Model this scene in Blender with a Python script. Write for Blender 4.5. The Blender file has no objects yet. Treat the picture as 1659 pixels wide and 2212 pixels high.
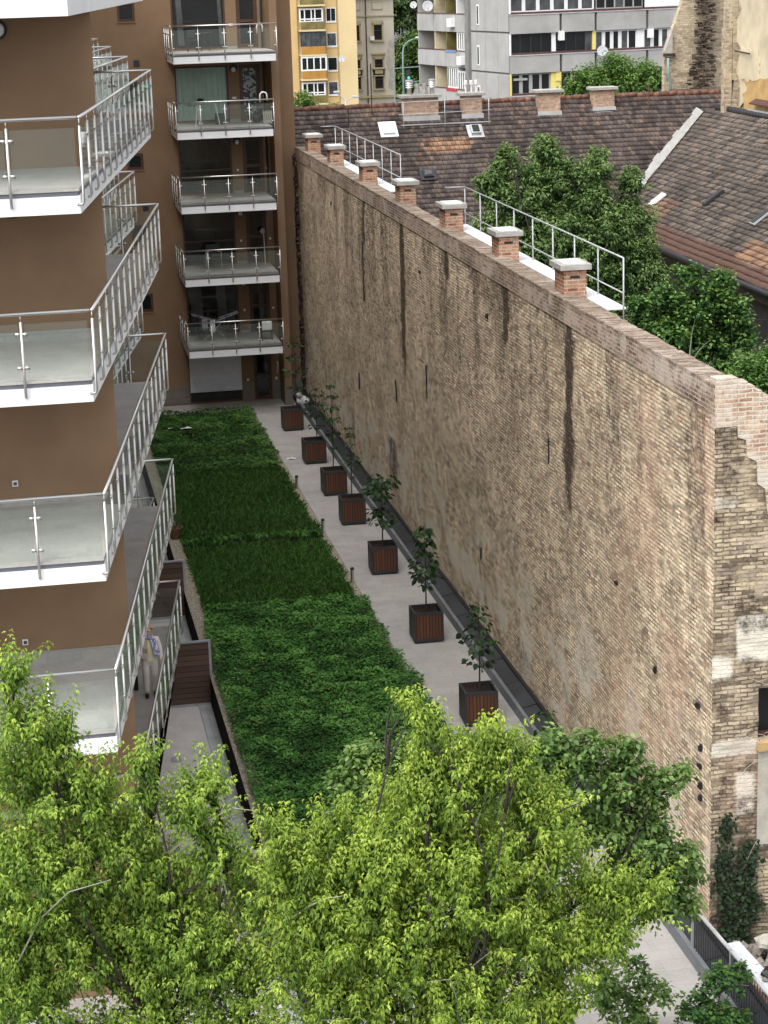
import bpy, math, random
import numpy as np
from mathutils import Matrix, Vector
sc = bpy.context.scene
R = math.radians

# ---------------------------------------------------------------- camera, world, sun
cd = bpy.data.cameras.new('camera'); cam = bpy.data.objects.new('camera', cd); sc.collection.objects.link(cam)
cd.sensor_fit = 'HORIZONTAL'; cd.sensor_width = 36.0; cd.lens = 36.0 * 4420.0 / 1659.0
cd.clip_start = 0.5; cd.clip_end = 6000
cam.matrix_world = (Matrix.Translation((0, 0, 17.6)) @ Matrix.Rotation(R(-9.962), 4, 'Z')
                    @ Matrix.Rotation(R(90 - 14.963), 4, 'X') @ Matrix.Rotation(R(-1.76), 4, 'Z'))
sc.camera = cam
SUN_EL, SUN_AZ = 56.0, 224.0          # azimuth clockwise from +Y: a high, veiled sun behind the camera
w = bpy.data.worlds.new("World"); sc.world = w; w.use_nodes = True
wn = w.node_tree; bg = wn.nodes['Background']
sky = wn.nodes.new('ShaderNodeTexSky'); sky.sky_type = 'NISHITA'; sky.sun_disc = False
sky.sun_elevation = R(SUN_EL); sky.sun_rotation = R(SUN_AZ)
sky.air_density = 1.0; sky.dust_density = 3.0; sky.ozone_density = 1.0
hs = wn.nodes.new('ShaderNodeHueSaturation'); hs.inputs['Saturation'].default_value = 0.22
wn.links.new(sky.outputs[0], hs.inputs['Color']); wn.links.new(hs.outputs[0], bg.inputs['Color'])
bg.inputs['Strength'].default_value = 0.15
sd = bpy.data.lights.new('sun', 'SUN'); sun = bpy.data.objects.new('sun', sd); sc.collection.objects.link(sun)
sd.energy = 1.0; sd.angle = R(75); sd.color = (1.0, 0.965, 0.91)
sdir = Vector((math.sin(R(SUN_AZ)) * math.cos(R(SUN_EL)), math.cos(R(SUN_AZ)) * math.cos(R(SUN_EL)), math.sin(R(SUN_EL))))
sun.rotation_euler = sdir.to_track_quat('Z', 'Y').to_euler(); sun.location = (30, -30, 60)
sc.view_settings.view_transform = 'Standard'; sc.view_settings.look = 'None'
sc.view_settings.exposure = 1.38; sc.view_settings.gamma = 1.0; sc.view_settings.use_curve_mapping = False
try:
    sc.cycles.use_denoising = True; sc.cycles.max_bounces = 8; sc.cycles.transparent_max_bounces = 24
    sc.cycles.sample_clamp_indirect = 6.0
except Exception: pass

# ---------------------------------------------------------------- materials
def mk(name):
    m = bpy.data.materials.new(name); m.use_nodes = True
    nt = m.node_tree; b = nt.nodes['Principled BSDF']
    return m, nt, b
def N(nt, t, **kw):
    n = nt.nodes.new('ShaderNode' + t)
    for k, v in kw.items():
        if k.startswith('i_'):
            n.inputs[k[2:].replace('_', ' ')].default_value = v
        else: setattr(n, k, v)
    return n
def L(nt, a, b): nt.links.new(a, b)
def c4(c): return (c[0], c[1], c[2], 1.0)
def mixc(nt, fac, a, b, mode='MIX'):
    n = nt.nodes.new('ShaderNodeMix'); n.data_type = 'RGBA'; n.blend_type = mode
    for sock, v in ((n.inputs[0], fac), (n.inputs[6], a), (n.inputs[7], b)):
        if hasattr(v, 'default_value') or hasattr(v, 'is_output'): nt.links.new(v, sock)
        else: sock.default_value = v if not isinstance(v, tuple) or len(v) == 4 else c4(v)
    return n.outputs[2]
def math_(nt, op, a, b=0.5, clamp=False):
    n = nt.nodes.new('ShaderNodeMath'); n.operation = op; n.use_clamp = clamp
    for i, v in enumerate((a, b)):
        if hasattr(v, 'is_output'): nt.links.new(v, n.inputs[i])
        else: n.inputs[i].default_value = v
    return n.outputs[0]
def ramp(nt, fac, stops, interp='LINEAR'):
    n = nt.nodes.new('ShaderNodeValToRGB'); n.color_ramp.interpolation = interp
    el = n.color_ramp.elements
    while len(el) < len(stops): el.new(0.5)
    for e, (p, c) in zip(el, stops): e.position = p; e.color = c4(c)
    nt.links.new(fac, n.inputs[0]); return n.outputs[0]
def noise(nt, vec, scale, detail=4, rough=0.55, dist=0.0):
    n = N(nt, 'TexNoise'); n.inputs['Scale'].default_value = scale; n.inputs['Detail'].default_value = detail
    n.inputs['Roughness'].default_value = rough; n.inputs['Distortion'].default_value = dist
    if vec is not None: L(nt, vec, n.inputs['Vector'])
    return n
def bump(nt, b, h, strength, dist=0.02):
    n = N(nt, 'Bump'); n.inputs['Strength'].default_value = strength; n.inputs['Distance'].default_value = dist
    L(nt, h, n.inputs['Height']); L(nt, n.outputs[0], b.inputs['Normal'])
def wallvec(nt, su=1.0, sv=1.0, local=False):
    """(u along the wall or roof, v up) in metres, picked by which way the face points"""
    if local:
        g = N(nt, 'TexCoord'); p = g.outputs['Object']; nr = g.outputs['Normal']
    else:
        g = N(nt, 'NewGeometry'); p = g.outputs['Position']; nr = g.outputs['True Normal']
    s = N(nt, 'SeparateXYZ'); L(nt, p, s.inputs[0]); q = N(nt, 'SeparateXYZ'); L(nt, nr, q.inputs[0])
    ax = math_(nt, 'ABSOLUTE', q.outputs[0]); ay = math_(nt, 'ABSOLUTE', q.outputs[1]); az = math_(nt, 'ABSOLUTE', q.outputs[2])
    useY = math_(nt, 'GREATER_THAN', ax, ay); flat = math_(nt, 'GREATER_THAN', az, 0.9)
    m1 = N(nt, 'Mix'); L(nt, useY, m1.inputs[0]); L(nt, s.outputs[0], m1.inputs[2]); L(nt, s.outputs[1], m1.inputs[3])
    m2 = N(nt, 'Mix'); L(nt, flat, m2.inputs[0]); L(nt, m1.outputs[0], m2.inputs[2]); L(nt, s.outputs[0], m2.inputs[3])
    m3 = N(nt, 'Mix'); L(nt, flat, m3.inputs[0]); L(nt, s.outputs[2], m3.inputs[2]); L(nt, s.outputs[1], m3.inputs[3])
    c = N(nt, 'CombineXYZ'); L(nt, math_(nt, 'MULTIPLY', m2.outputs[0], su), c.inputs[0]); L(nt, math_(nt, 'MULTIPLY', m3.outputs[0], sv), c.inputs[1])
    return c.outputs[0], p
def pbr(name, col, rough=0.6, var=0.12, scale=3.0, bmp=0.0, bscale=60.0, metal=0.0, spec=0.4, dirt=0.0, dscale=0.6):
    m, nt, b = mk(name)
    g = N(nt, 'NewGeometry'); p = g.outputs['Position']
    n = noise(nt, p, scale, 5)
    lo = tuple(x * (1 - var) for x in col); hi = tuple(min(1, x * (1 + var)) for x in col)
    c = ramp(nt, n.outputs[0], [(0.3, lo), (0.7, hi)])
    if dirt > 0:
        d = noise(nt, p, dscale, 6, 0.65)
        f = ramp(nt, d.outputs[0], [(0.48, (0, 0, 0)), (0.72, (dirt, dirt, dirt))])
        c = mixc(nt, f, c, tuple(x * 0.35 for x in col))
    L(nt, c, b.inputs['Base Color'])
    b.inputs['Roughness'].default_value = rough; b.inputs['Metallic'].default_value = metal
    b.inputs['Specular IOR Level'].default_value = spec
    if bmp > 0:
        bump(nt, b, noise(nt, p, bscale, 4).outputs[0], bmp, 0.01)
    return m
def distort(nt, vec, pos, scale, amt):
    n = noise(nt, pos, scale, 3)
    o = N(nt, 'VectorMath', operation='SUBTRACT'); L(nt, n.outputs[1], o.inputs[0]); o.inputs[1].default_value = (0.5, 0.5, 0.5)
    s = N(nt, 'VectorMath', operation='SCALE'); L(nt, o.outputs[0], s.inputs[0]); s.inputs['Scale'].default_value = amt
    a = N(nt, 'VectorMath', operation='ADD'); L(nt, vec, a.inputs[0]); L(nt, s.outputs[0], a.inputs[1])
    return a.outputs[0]
def brick(name, cols, mortar, bw=0.26, bh=0.076, ms=0.009, wob=0.02, stains=False, bmp=0.8, patch=None, big=0.35, local=False, wscale=5.0, limek=0.6):
    """cols: ramp stops picked per brick; patch: (colour, threshold) mortar-washed areas"""
    m, nt, b = mk(name)
    v, p = wallvec(nt, local=local)
    v = distort(nt, v, p, wscale, wob)
    if stains: v = distort(nt, v, p, 18.0, 0.010)
    br = N(nt, 'TexBrick'); L(nt, v, br.inputs['Vector'])
    br.inputs['Color1'].default_value = (0, 0, 0, 1); br.inputs['Color2'].default_value = (1, 1, 1, 1); br.inputs['Mortar'].default_value = (0.5, 0.5, 0.5, 1)
    br.inputs['Scale'].default_value = 1.0; br.inputs['Brick Width'].default_value = bw; br.inputs['Row Height'].default_value = bh
    br.inputs['Mortar Size'].default_value = ms; br.inputs['Mortar Smooth'].default_value = 0.35
    c = ramp(nt, br.outputs['Color'], cols)
    # patchy weathering
    n1 = noise(nt, p, 0.55, 6, 0.65); n2 = noise(nt, p, 3.2, 5, 0.6); n3 = noise(nt, p, 22.0, 4, 0.6)
    f1 = ramp(nt, n1.outputs[0], [(0.35, (1 - big,) * 3), (0.65, (1 + big * 0.25,) * 3)])
    c = mixc(nt, 1.0, c, f1, 'MULTIPLY')
    f2 = ramp(nt, n2.outputs[0], [(0.3, (0.82,) * 3), (0.7, (1.20,) * 3)])
    c = mixc(nt, 1.0, c, f2, 'MULTIPLY')
    f3 = ramp(nt, n3.outputs[0], [(0.3, (0.78,) * 3), (0.7, (1.24,) * 3)])
    c = mixc(nt, 0.8, c, f3, 'MULTIPLY')
    mn = noise(nt, p, 2.4, 5, 0.7); mf = math_(nt, 'MULTIPLY', br.outputs['Fac'], math_(nt, 'MULTIPLY', math_(nt, 'SUBTRACT', mn.outputs[0], 0.28), 3.4, True), True)
    nb1 = noise(nt, p, 7.0, 3, 0.6); c = mixc(nt, 1.0, c, ramp(nt, nb1.outputs[0], [(0.34, (0.76,) * 3), (0.48, (1.0,) * 3), (0.66, (1.18,) * 3)]), 'MULTIPLY')
    c = mixc(nt, mf, c, mortar)
    if patch:
        pc, th = patch
        pf = ramp(nt, noise(nt, p, 1.1, 7, 0.7).outputs[0], [(th, (0, 0, 0)), (th + 0.08, (0.85,) * 3)])
        c = mixc(nt, pf, c, pc)
    h = math_(nt, 'SUBTRACT', math_(nt, 'MULTIPLY', n3.outputs[0], 0.5), mf)
    if stains:
        at = N(nt, 'Attribute', attribute_name='stain'); s = N(nt, 'SeparateColor'); L(nt, at.outputs['Color'], s.inputs[0])
        nn = noise(nt, p, 6.5, 7, 0.78)
        def msk(ch, k=1.0):
            t = math_(nt, 'ADD', s.outputs[ch], math_(nt, 'MULTIPLY', math_(nt, 'SUBTRACT', nn.outputs[0], 0.5), 1.5))
            gate = math_(nt, 'MULTIPLY', math_(nt, 'MULTIPLY', math_(nt, 'SUBTRACT', t, 0.22), 2.6, True), math_(nt, 'MULTIPLY', s.outputs[ch], 3.0, True), True)
            return math_(nt, 'MULTIPLY', gate, k, True)
        c = mixc(nt, msk(1, limek), c, (0.58, 0.54, 0.46))     # lime-washed repairs
        c = mixc(nt, msk(2, 0.26), c, (0.44, 0.26, 0.19))     # redder bricks
        n14 = noise(nt, p, 15.0, 5, 0.75); c = mixc(nt, math_(nt, 'MULTIPLY', msk(0, 0.95), ramp(nt, n14.outputs[0], [(0.30, (0.45,) * 3), (0.50, (1.0,) * 3)]), True), c, (0.036, 0.025, 0.019))     # damp streaks
    L(nt, c, b.inputs['Base Color']); b.inputs['Roughness'].default_value = 0.9; b.inputs['Specular IOR Level'].default_value = 0.15
    bump(nt, b, h, bmp, 0.015)
    return m
def tiles(name, cols, tw, th, var=0.3, hole=None, orange=None):
    m, nt, b = mk(name)
    v, p = wallvec(nt, 1.0, 1.0)
    at = N(nt, 'Attribute', attribute_name='tuv'); vec = distort(nt, at.outputs['Vector'], p, 2.0, 0.05)
    br = N(nt, 'TexBrick'); L(nt, vec, br.inputs['Vector'])
    br.inputs['Color1'].default_value = (0, 0, 0, 1); br.inputs['Color2'].default_value = (1, 1, 1, 1); br.inputs['Mortar'].default_value = (0.2, 0.2, 0.2, 1)
    br.inputs['Scale'].default_value = 1.0; br.inputs['Brick Width'].default_value = tw; br.inputs['Row Height'].default_value = th
    br.inputs['Mortar Size'].default_value = 0.011; br.inputs['Mortar Smooth'].default_value = 0.2
    c = ramp(nt, br.outputs['Color'], cols)
    n1 = noise(nt, p, 0.45, 6, 0.7); n3 = noise(nt, p, 14.0, 4, 0.65)
    f1 = ramp(nt, n1.outputs[0], [(0.33, (1 - var,) * 3), (0.66, (1 + var * 0.6,) * 3)])
    c = mixc(nt, 1.0, c, f1, 'MULTIPLY')
    f3 = ramp(nt, n3.outputs[0], [(0.3, (0.6,) * 3), (0.7, (1.3,) * 3)])
    c = mixc(nt, 0.9, c, f3, 'MULTIPLY')
    ca = N(nt, 'Attribute', attribute_name='tint'); s = N(nt, 'SeparateColor'); L(nt, ca.outputs['Color'], s.inputs[0])
    oc = ramp(nt, br.outputs['Color'], [(0.0, (0.09, 0.06, 0.048)), (0.4, (0.22, 0.125, 0.078)), (1.0, (0.31, 0.19, 0.12))])
    c = mixc(nt, s.outputs[0], c, oc)
    c = mixc(nt, s.outputs[1], c, (0.115, 0.064, 0.050))
    c = mixc(nt, math_(nt, 'MULTIPLY', br.outputs['Fac'], 0.8), c, (0.012, 0.011, 0.011))  # near-black tile joints; course risers take it too, as painted shade
    L(nt, c, b.inputs['Base Color']); b.inputs['Roughness'].default_value = 0.85; b.inputs['Specular IOR Level'].default_value = 0.2
    bump(nt, b, math_(nt, 'SUBTRACT', n3.outputs[0], br.outputs['Fac']), 0.5, 0.02)
    return m
def leafmat(name, trans=0.35, rough=0.5):
    m, nt, b = mk(name)
    at = N(nt, 'Attribute', attribute_name='col')
    L(nt, at.outputs['Color'], b.inputs['Base Color']); b.inputs['Roughness'].default_value = rough; b.inputs['Specular IOR Level'].default_value = 0.25
    t = N(nt, 'BsdfTranslucent'); L(nt, mixc(nt, 1.0, at.outputs['Color'], (1.25, 1.2, 0.55, 1), 'MULTIPLY'), t.inputs['Color'])
    mx = N(nt, 'MixShader'); mx.inputs[0].default_value = trans
    out = nt.nodes['Material Output']; L(nt, b.outputs[0], mx.inputs[1]); L(nt, t.outputs[0], mx.inputs[2]); L(nt, mx.outputs[0], out.inputs['Surface'])
    return m
def glassmat(name, tint=(0.80, 0.88, 0.84), refl=0.09):
    m, nt, b = mk(name); nt.nodes.remove(b)
    t = N(nt, 'BsdfTransparent'); t.inputs['Color'].default_value = c4(tint)
    g = N(nt, 'BsdfGlossy'); g.inputs['Roughness'].default_value = 0.03; g.inputs['Color'].default_value = (0.9, 0.95, 0.93, 1)
    f = N(nt, 'Fresnel'); f.inputs['IOR'].default_value = 1.5
    d = N(nt, 'BsdfDiffuse'); d.inputs['Color'].default_value = (0.65, 0.72, 0.68, 1)
    mx = N(nt, 'MixShader'); L(nt, math_(nt, 'ADD', f.outputs[0], refl * 0.3, True), mx.inputs[0]); L(nt, t.outputs[0], mx.inputs[1]); L(nt, g.outputs[0], mx.inputs[2])
    m2 = N(nt, 'MixShader'); m2.inputs[0].default_value = refl; L(nt, mx.outputs[0], m2.inputs[1]); L(nt, d.outputs[0], m2.inputs[2])
    L(nt, m2.outputs[0], nt.nodes['Material Output'].inputs['Surface'])
    return m
def plankmat(name, c1, c2, pw, axis=0, gap=0.006, rough=0.6):
    """boards: pw wide, running across the given local axis (0 = boards side by side along X/Y, 2 = stacked in Z)"""
    m, nt, b = mk(name)
    v, p = wallvec(nt)
    s = N(nt, 'SeparateXYZ'); L(nt, v, s.inputs[0])
    co = s.outputs[1] if axis == 2 else s.outputs[0]; al = s.outputs[0] if axis == 2 else s.outputs[1]
    k = math_(nt, 'DIVIDE', co, pw); fl = math_(nt, 'FLOOR', k, 0); fr = math_(nt, 'FRACT', k, 0)
    wn_ = N(nt, 'TexWhiteNoise', noise_dimensions='1D'); L(nt, fl, wn_.inputs['W'])
    cb = N(nt, 'CombineXYZ'); L(nt, math_(nt, 'MULTIPLY', co, 40.0), cb.inputs[0]); L(nt, math_(nt, 'MULTIPLY', al, 1.6), cb.inputs[1]); L(nt, math_(nt, 'MULTIPLY', fl, 7.3), cb.inputs[2])
    g = noise(nt, cb.outputs[0], 1.0, 5, 0.6)
    c = mixc(nt, math_(nt, 'ADD', math_(nt, 'MULTIPLY', wn_.outputs[0], 0.5), math_(nt, 'MULTIPLY', g.outputs[0], 0.5)), c1, c2)
    gp = math_(nt, 'LESS_THAN', math_(nt, 'ABSOLUTE', math_(nt, 'SUBTRACT', fr, 0.5), 0), 0.5 - gap / pw)
    c = mixc(nt, gp, (0.012, 0.009, 0.008), c)
    L(nt, c, b.inputs['Base Color']); b.inputs['Roughness'].default_value = rough; b.inputs['Specular IOR Level'].default_value = 0.3
    bump(nt, b, gp, 0.6, 0.01)
    return m
def tilefloor(name, col, tw, tl, joint=0.82, ms=0.012, rough=0.55):
    m, nt, b = mk(name)
    v, p = wallvec(nt)
    br = N(nt, 'TexBrick'); L(nt, v, br.inputs['Vector'])
    br.inputs['Color1'].default_value = c4(tuple(x * 0.93 for x in col)); br.inputs['Color2'].default_value = c4(tuple(min(1, x * 1.05) for x in col))
    br.inputs['Mortar'].default_value = c4(tuple(x * joint for x in col)); br.inputs['Scale'].default_value = 1.0
    br.inputs['Brick Width'].default_value = tl; br.inputs['Row Height'].default_value = tw; br.inputs['Mortar Size'].default_value = ms
    n1 = noise(nt, p, 0.8, 6, 0.65); n2 = noise(nt, p, 12.0, 4)
    c = mixc(nt, 1.0, br.outputs['Color'], ramp(nt, n1.outputs[0], [(0.32, (0.84,) * 3), (0.68, (1.06,) * 3)]), 'MULTIPLY')
    c = mixc(nt, 0.5, c, ramp(nt, n2.outputs[0], [(0.3, (0.86,) * 3), (0.7, (1.08,) * 3)]), 'MULTIPLY')
    L(nt, c, b.inputs['Base Color']); b.inputs['Roughness'].default_value = rough; b.inputs['Specular IOR Level'].default_value = 0.3
    return m

M = {}
M['render'] = pbr('brown render', (0.205, 0.133, 0.082), 0.9, 0.10, 0.9, 0.35, 90, spec=0.1)
M['plinth'] = tilefloor('plinth tile', (0.17, 0.15, 0.125), 0.3, 0.6, 0.8)
M['plinth_l'] = tilefloor('light plinth tile', (0.30, 0.29, 0.27), 0.3, 0.6, 0.85)
M['white'] = pbr('white paint', (0.68, 0.685, 0.69), 0.6, 0.05, 1.5, dirt=0.10)
M['balc_tile'] = tilefloor('balcony tile', (0.43, 0.41, 0.39), 0.3, 0.3, 0.93, 0.006)
M['band'] = pbr('grey drip band', (0.10, 0.105, 0.12), 0.6, 0.1)
M['steel'] = pbr('brushed steel', (0.62, 0.61, 0.59), 0.32, 0.04, 2, metal=1.0)
M['steel_p'] = pbr('post steel', (0.47, 0.465, 0.45), 0.38, 0.05, 2, metal=0.9)
M['blackwall'] = pbr('black wall face', (0.012, 0.011, 0.011), 0.95, 0.3, 3, spec=0.08)
M['steel_d'] = pbr('galvanised steel', (0.33, 0.35, 0.37), 0.5, 0.12, 4, metal=0.5)
M['railglass'] = glassmat('railing glass', (0.84, 0.90, 0.865), 0.055)
M['clear'] = glassmat('window glass', (0.78, 0.84, 0.82), 0.02)
M['darkglass'] = pbr('dark window', (0.012, 0.014, 0.014), 0.06, 0.3, 0.6, spec=0.5)
M['greyglass'] = pbr('curtained window', (0.065, 0.068, 0.07), 0.12, 0.5, 1.6, spec=0.5)
M['woodframe'] = pbr('brown window wood', (0.062, 0.026, 0.014), 0.5, 0.2, 8)
M['curtain'] = pbr('pale curtain', (0.52, 0.60, 0.55), 0.9, 0.05, 2)
M['shutter'] = tilefloor('roller shutter', (0.62, 0.64, 0.68), 0.045, 50.0, 0.8, 0.006)
M['black'] = pbr('black plastic', (0.014, 0.014, 0.015), 0.5, 0.2)
M['charcoal'] = pbr('charcoal metal', (0.022, 0.023, 0.026), 0.55, 0.2, 5)
M['white_pl'] = pbr('white plastic', (0.66, 0.66, 0.65), 0.4, 0.03)
M['path'] = tilefloor('path paving', (0.355, 0.336, 0.318), 0.4, 0.6, 0.86, 0.009, 0.7)
M['terrace'] = tilefloor('terrace paving', (0.50, 0.465, 0.44), 0.4, 0.4, 0.90, 0.006, 0.7)
M['kerb'] = pbr('grey kerb render', (0.135, 0.145, 0.155), 0.7, 0.12, 2.5)
M['kerbtop'] = pbr('bitumen panel', (0.022, 0.025, 0.029), 0.42, 0.45, 1.3, spec=0.4, dirt=0.0)
M['soil'] = pbr('dark soil', (0.016, 0.012, 0.010), 0.95, 0.4, 12, 0.8, 40)
M['lawnsoil'] = pbr('lawn soil', (0.016, 0.026, 0.009), 0.95, 0.4, 6, 0.8, 30)
M['asphalt'] = pbr('asphalt', (0.06, 0.06, 0.06), 0.9, 0.15, 2)
M['yard'] = pbr('courtyard earth', (0.05, 0.045, 0.035), 0.95, 0.3, 2)
M['planterwood'] = plankmat('planter slats', (0.060, 0.022, 0.011), (0.115, 0.045, 0.021), 0.085, 0, 0.010)
M['partwood'] = plankmat('partition boards', (0.050, 0.029, 0.021), (0.115, 0.070, 0.050), 0.145, 2, 0.007)
M['bark'] = pbr('bark', (0.10, 0.085, 0.065), 0.9, 0.3, 14, 0.6, 50)
M['barkdark'] = pbr('dark bark', (0.035, 0.029, 0.024), 0.9, 0.3, 14, 0.6, 50)
M['twig'] = pbr('pale twig', (0.30, 0.28, 0.23), 0.85, 0.15, 8)
M['leaf'] = leafmat('leaf', 0.38)
M['leafd'] = leafmat('leaf dense', 0.25)
M['grass'] = leafmat('grass', 0.25, 0.7)
OLD = [(0.0, (0.32, 0.255, 0.18)), (0.18, (0.56, 0.46, 0.33)), (0.5, (0.73, 0.605, 0.435)), (0.78, (0.66, 0.525, 0.38)), (0.92, (0.51, 0.335, 0.24)), (1.0, (0.24, 0.22, 0.20))]
M['oldbrick'] = brick('old yellow brick', OLD, (0.115, 0.092, 0.066), 0.27, 0.080, 0.015, 0.042, True, 1.0, None, 0.28)
M['returnbrick'] = brick('eroded yellow brick', [(0.0, (0.16, 0.125, 0.09)), (0.25, (0.33, 0.265, 0.18)), (0.6, (0.48, 0.395, 0.27)), (0.85, (0.42, 0.34, 0.24)), (1.0, (0.25, 0.20, 0.16))], (0.10, 0.082, 0.065), 0.25, 0.076, 0.014, 0.06, True, 1.0, ((0.36, 0.30, 0.23), 0.57), 0.45, wscale=7.0, limek=0.95)
M['parapet'] = brick('parapet brick', [(0.0, (0.19, 0.13, 0.10)), (0.5, (0.37, 0.26, 0.20)), (1.0, (0.43, 0.33, 0.26))], (0.45, 0.39, 0.32), 0.26, 0.082, 0.014, 0.035, False, 0.9, ((0.44, 0.385, 0.325), 0.52), 0.6)
M['copingbrick'] = brick('coping brick', [(0.0, (0.13, 0.095, 0.07)), (0.5, (0.26, 0.185, 0.14)), (1.0, (0.36, 0.29, 0.23))], (0.30, 0.26, 0.21), 0.26, 0.082, 0.012, 0.05, False, 0.9, ((0.40, 0.35, 0.29), 0.55), 0.4)
M['redbrick'] = brick('red brick', [(0.0, (0.20, 0.085, 0.055)), (0.5, (0.34, 0.155, 0.095)), (0.8, (0.41, 0.22, 0.13)), (1.0, (0.30, 0.20, 0.14))], (0.46, 0.40, 0.33), 0.26, 0.085, 0.014, 0.015, False, 0.7, None, 0.2)
M['washbrick'] = brick('whitewashed brick', [(0.0, (0.30, 0.18, 0.125)), (0.6, (0.43, 0.28, 0.19)), (1.0, (0.44, 0.33, 0.24))], (0.50, 0.45, 0.38), 0.25, 0.080, 0.016, 0.045, False, 0.7, ((0.50, 0.455, 0.385), 0.45), 0.2)
M['palebrick'] = brick('pale brick', [(0.0, (0.30, 0.185, 0.135)), (0.5, (0.40, 0.27, 0.20)), (1.0, (0.43, 0.31, 0.23))], (0.40, 0.33, 0.27), 0.26, 0.09, 0.012, 0.02, False, 0.5, None, 0.15)
M['ruinbrick'] = brick('ruin brick', [(0.0, (0.28, 0.215, 0.15)), (0.5, (0.46, 0.375, 0.26)), (1.0, (0.55, 0.46, 0.33))], (0.34, 0.28, 0.21), 0.27, 0.10, 0.014, 0.06, False, 1.0, ((0.44, 0.375, 0.26), 0.52), 0.3)
M['darkbrick'] = brick('sooty brick', [(0.0, (0.04, 0.03, 0.026)), (0.6, (0.10, 0.07, 0.055)), (1.0, (0.22, 0.165, 0.12))], (0.03, 0.025, 0.022), 0.27, 0.10, 0.016, 0.08, False, 1.0, None, 0.4)
M['tile_b'] = tiles('dark roof tiles', [(0.0, (0.044, 0.036, 0.035)), (0.5, (0.088, 0.070, 0.065)), (0.9, (0.118, 0.091, 0.081)), (1.0, (0.14, 0.098, 0.080))], 0.20, 0.30, 0.32)
M['tile_r'] = tiles('grey roof tiles', [(0.0, (0.052, 0.046, 0.043)), (0.4, (0.108, 0.090, 0.079)), (0.8, (0.152, 0.122, 0.100)), (1.0, (0.21, 0.16, 0.12))], 0.20, 0.26, 0.4)
M['ridge'] = pbr('ridge tile', (0.14, 0.068, 0.045), 0.85, 0.6, 3, 0.4, 30, dirt=0.8, dscale=1.2)
M['concrete'] = pbr('grey concrete', (0.31, 0.305, 0.292), 0.9, 0.10, 0.9, 0.2, 20, dirt=0.25, dscale=0.35)
M['concrete_d'] = pbr('dark concrete', (0.17, 0.165, 0.16), 0.9, 0.2, 1.5, dirt=0.3)
M['joint'] = pbr('dark joint', (0.075, 0.07, 0.068), 0.9, 0.2)
M['lead'] = pbr('zinc sheet', (0.42, 0.435, 0.44), 0.5, 0.15, 2, metal=0.25, dirt=0.3)
M['paleflash'] = pbr('pale flashing', (0.31, 0.31, 0.30), 0.7, 0.15, 3, dirt=0.3)
M['caps'] = pbr('cement cap', (0.33, 0.315, 0.29), 0.9, 0.18, 6, 0.4, 40, dirt=0.35)
M['yellow'] = pbr('yellow render', (0.50, 0.35, 0.155), 0.9, 0.06, 0.4)
M['paleyellow'] = pbr('pale yellow render', (0.55, 0.43, 0.235), 0.9, 0.05, 0.4)
M['orangepanel'] = pbr('orange panel', (0.38, 0.19, 0.035), 0.7, 0.25, 1.2, dirt=0.4)
M['olivepanel'] = pbr('olive panel', (0.14, 0.115, 0.035), 0.7, 0.4, 1.0, dirt=0.6)
M['beige'] = pbr('beige stucco', (0.46, 0.425, 0.35), 0.9, 0.08, 0.4, dirt=0.25, dscale=0.25)
M['beigetrim'] = pbr('ochre trim', (0.36, 0.30, 0.18), 0.9, 0.12, 1)
M['plaster'] = pbr('bare plaster', (0.36, 0.335, 0.285), 0.9, 0.16, 2.5, 0.6, 20, dirt=0.45, dscale=1.6)
M['dishgrey'] = pbr('dish grey', (0.36, 0.37, 0.38), 0.6, 0.05)
M['boardwhite'] = pbr('weathered white board', (0.50, 0.51, 0.53), 0.6, 0.1, 3, dirt=0.2)
M['ochreplaster'] = pbr('ochre plaster', (0.46, 0.30, 0.12), 0.9, 0.2, 2.0, 0.5, 20, dirt=0.3)
M['creamplaster'] = pbr('cream plaster', (0.54, 0.465, 0.32), 0.9, 0.16, 1.0, 0.6, 12, dirt=0.35)
M['brownpaint'] = pbr('rust brown metal', (0.075, 0.03, 0.025), 0.6, 0.25)
M['gravel'] = pbr('gravel', (0.25, 0.22, 0.165), 0.95, 0.75, 22, 1.0, 45, dirt=0.6, dscale=9.0)
M['rust'] = pbr('rusty iron', (0.11, 0.055, 0.035), 0.8, 0.4, 8)
M['lampgreen'] = pbr('lamp post green', (0.16, 0.24, 0.23), 0.5, 0.1)
M['stone'] = pbr('rubble stone', (0.24, 0.21, 0.185), 0.95, 0.35, 6, 0.8, 20, dirt=0.5, dscale=2.0)
M['yellowcol'] = pbr('yellow column paint', (0.62, 0.52, 0.16), 0.7, 0.08)
def emit(name, col, s):
    m, nt, b = mk(name); b.inputs['Emission Color'].default_value = c4(col); b.inputs['Emission Strength'].default_value = s; b.inputs['Base Color'].default_value = c4(col); return m
M['greenlight'] = emit('green signal', (0.02, 0.8, 0.42), 1.0)

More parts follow.
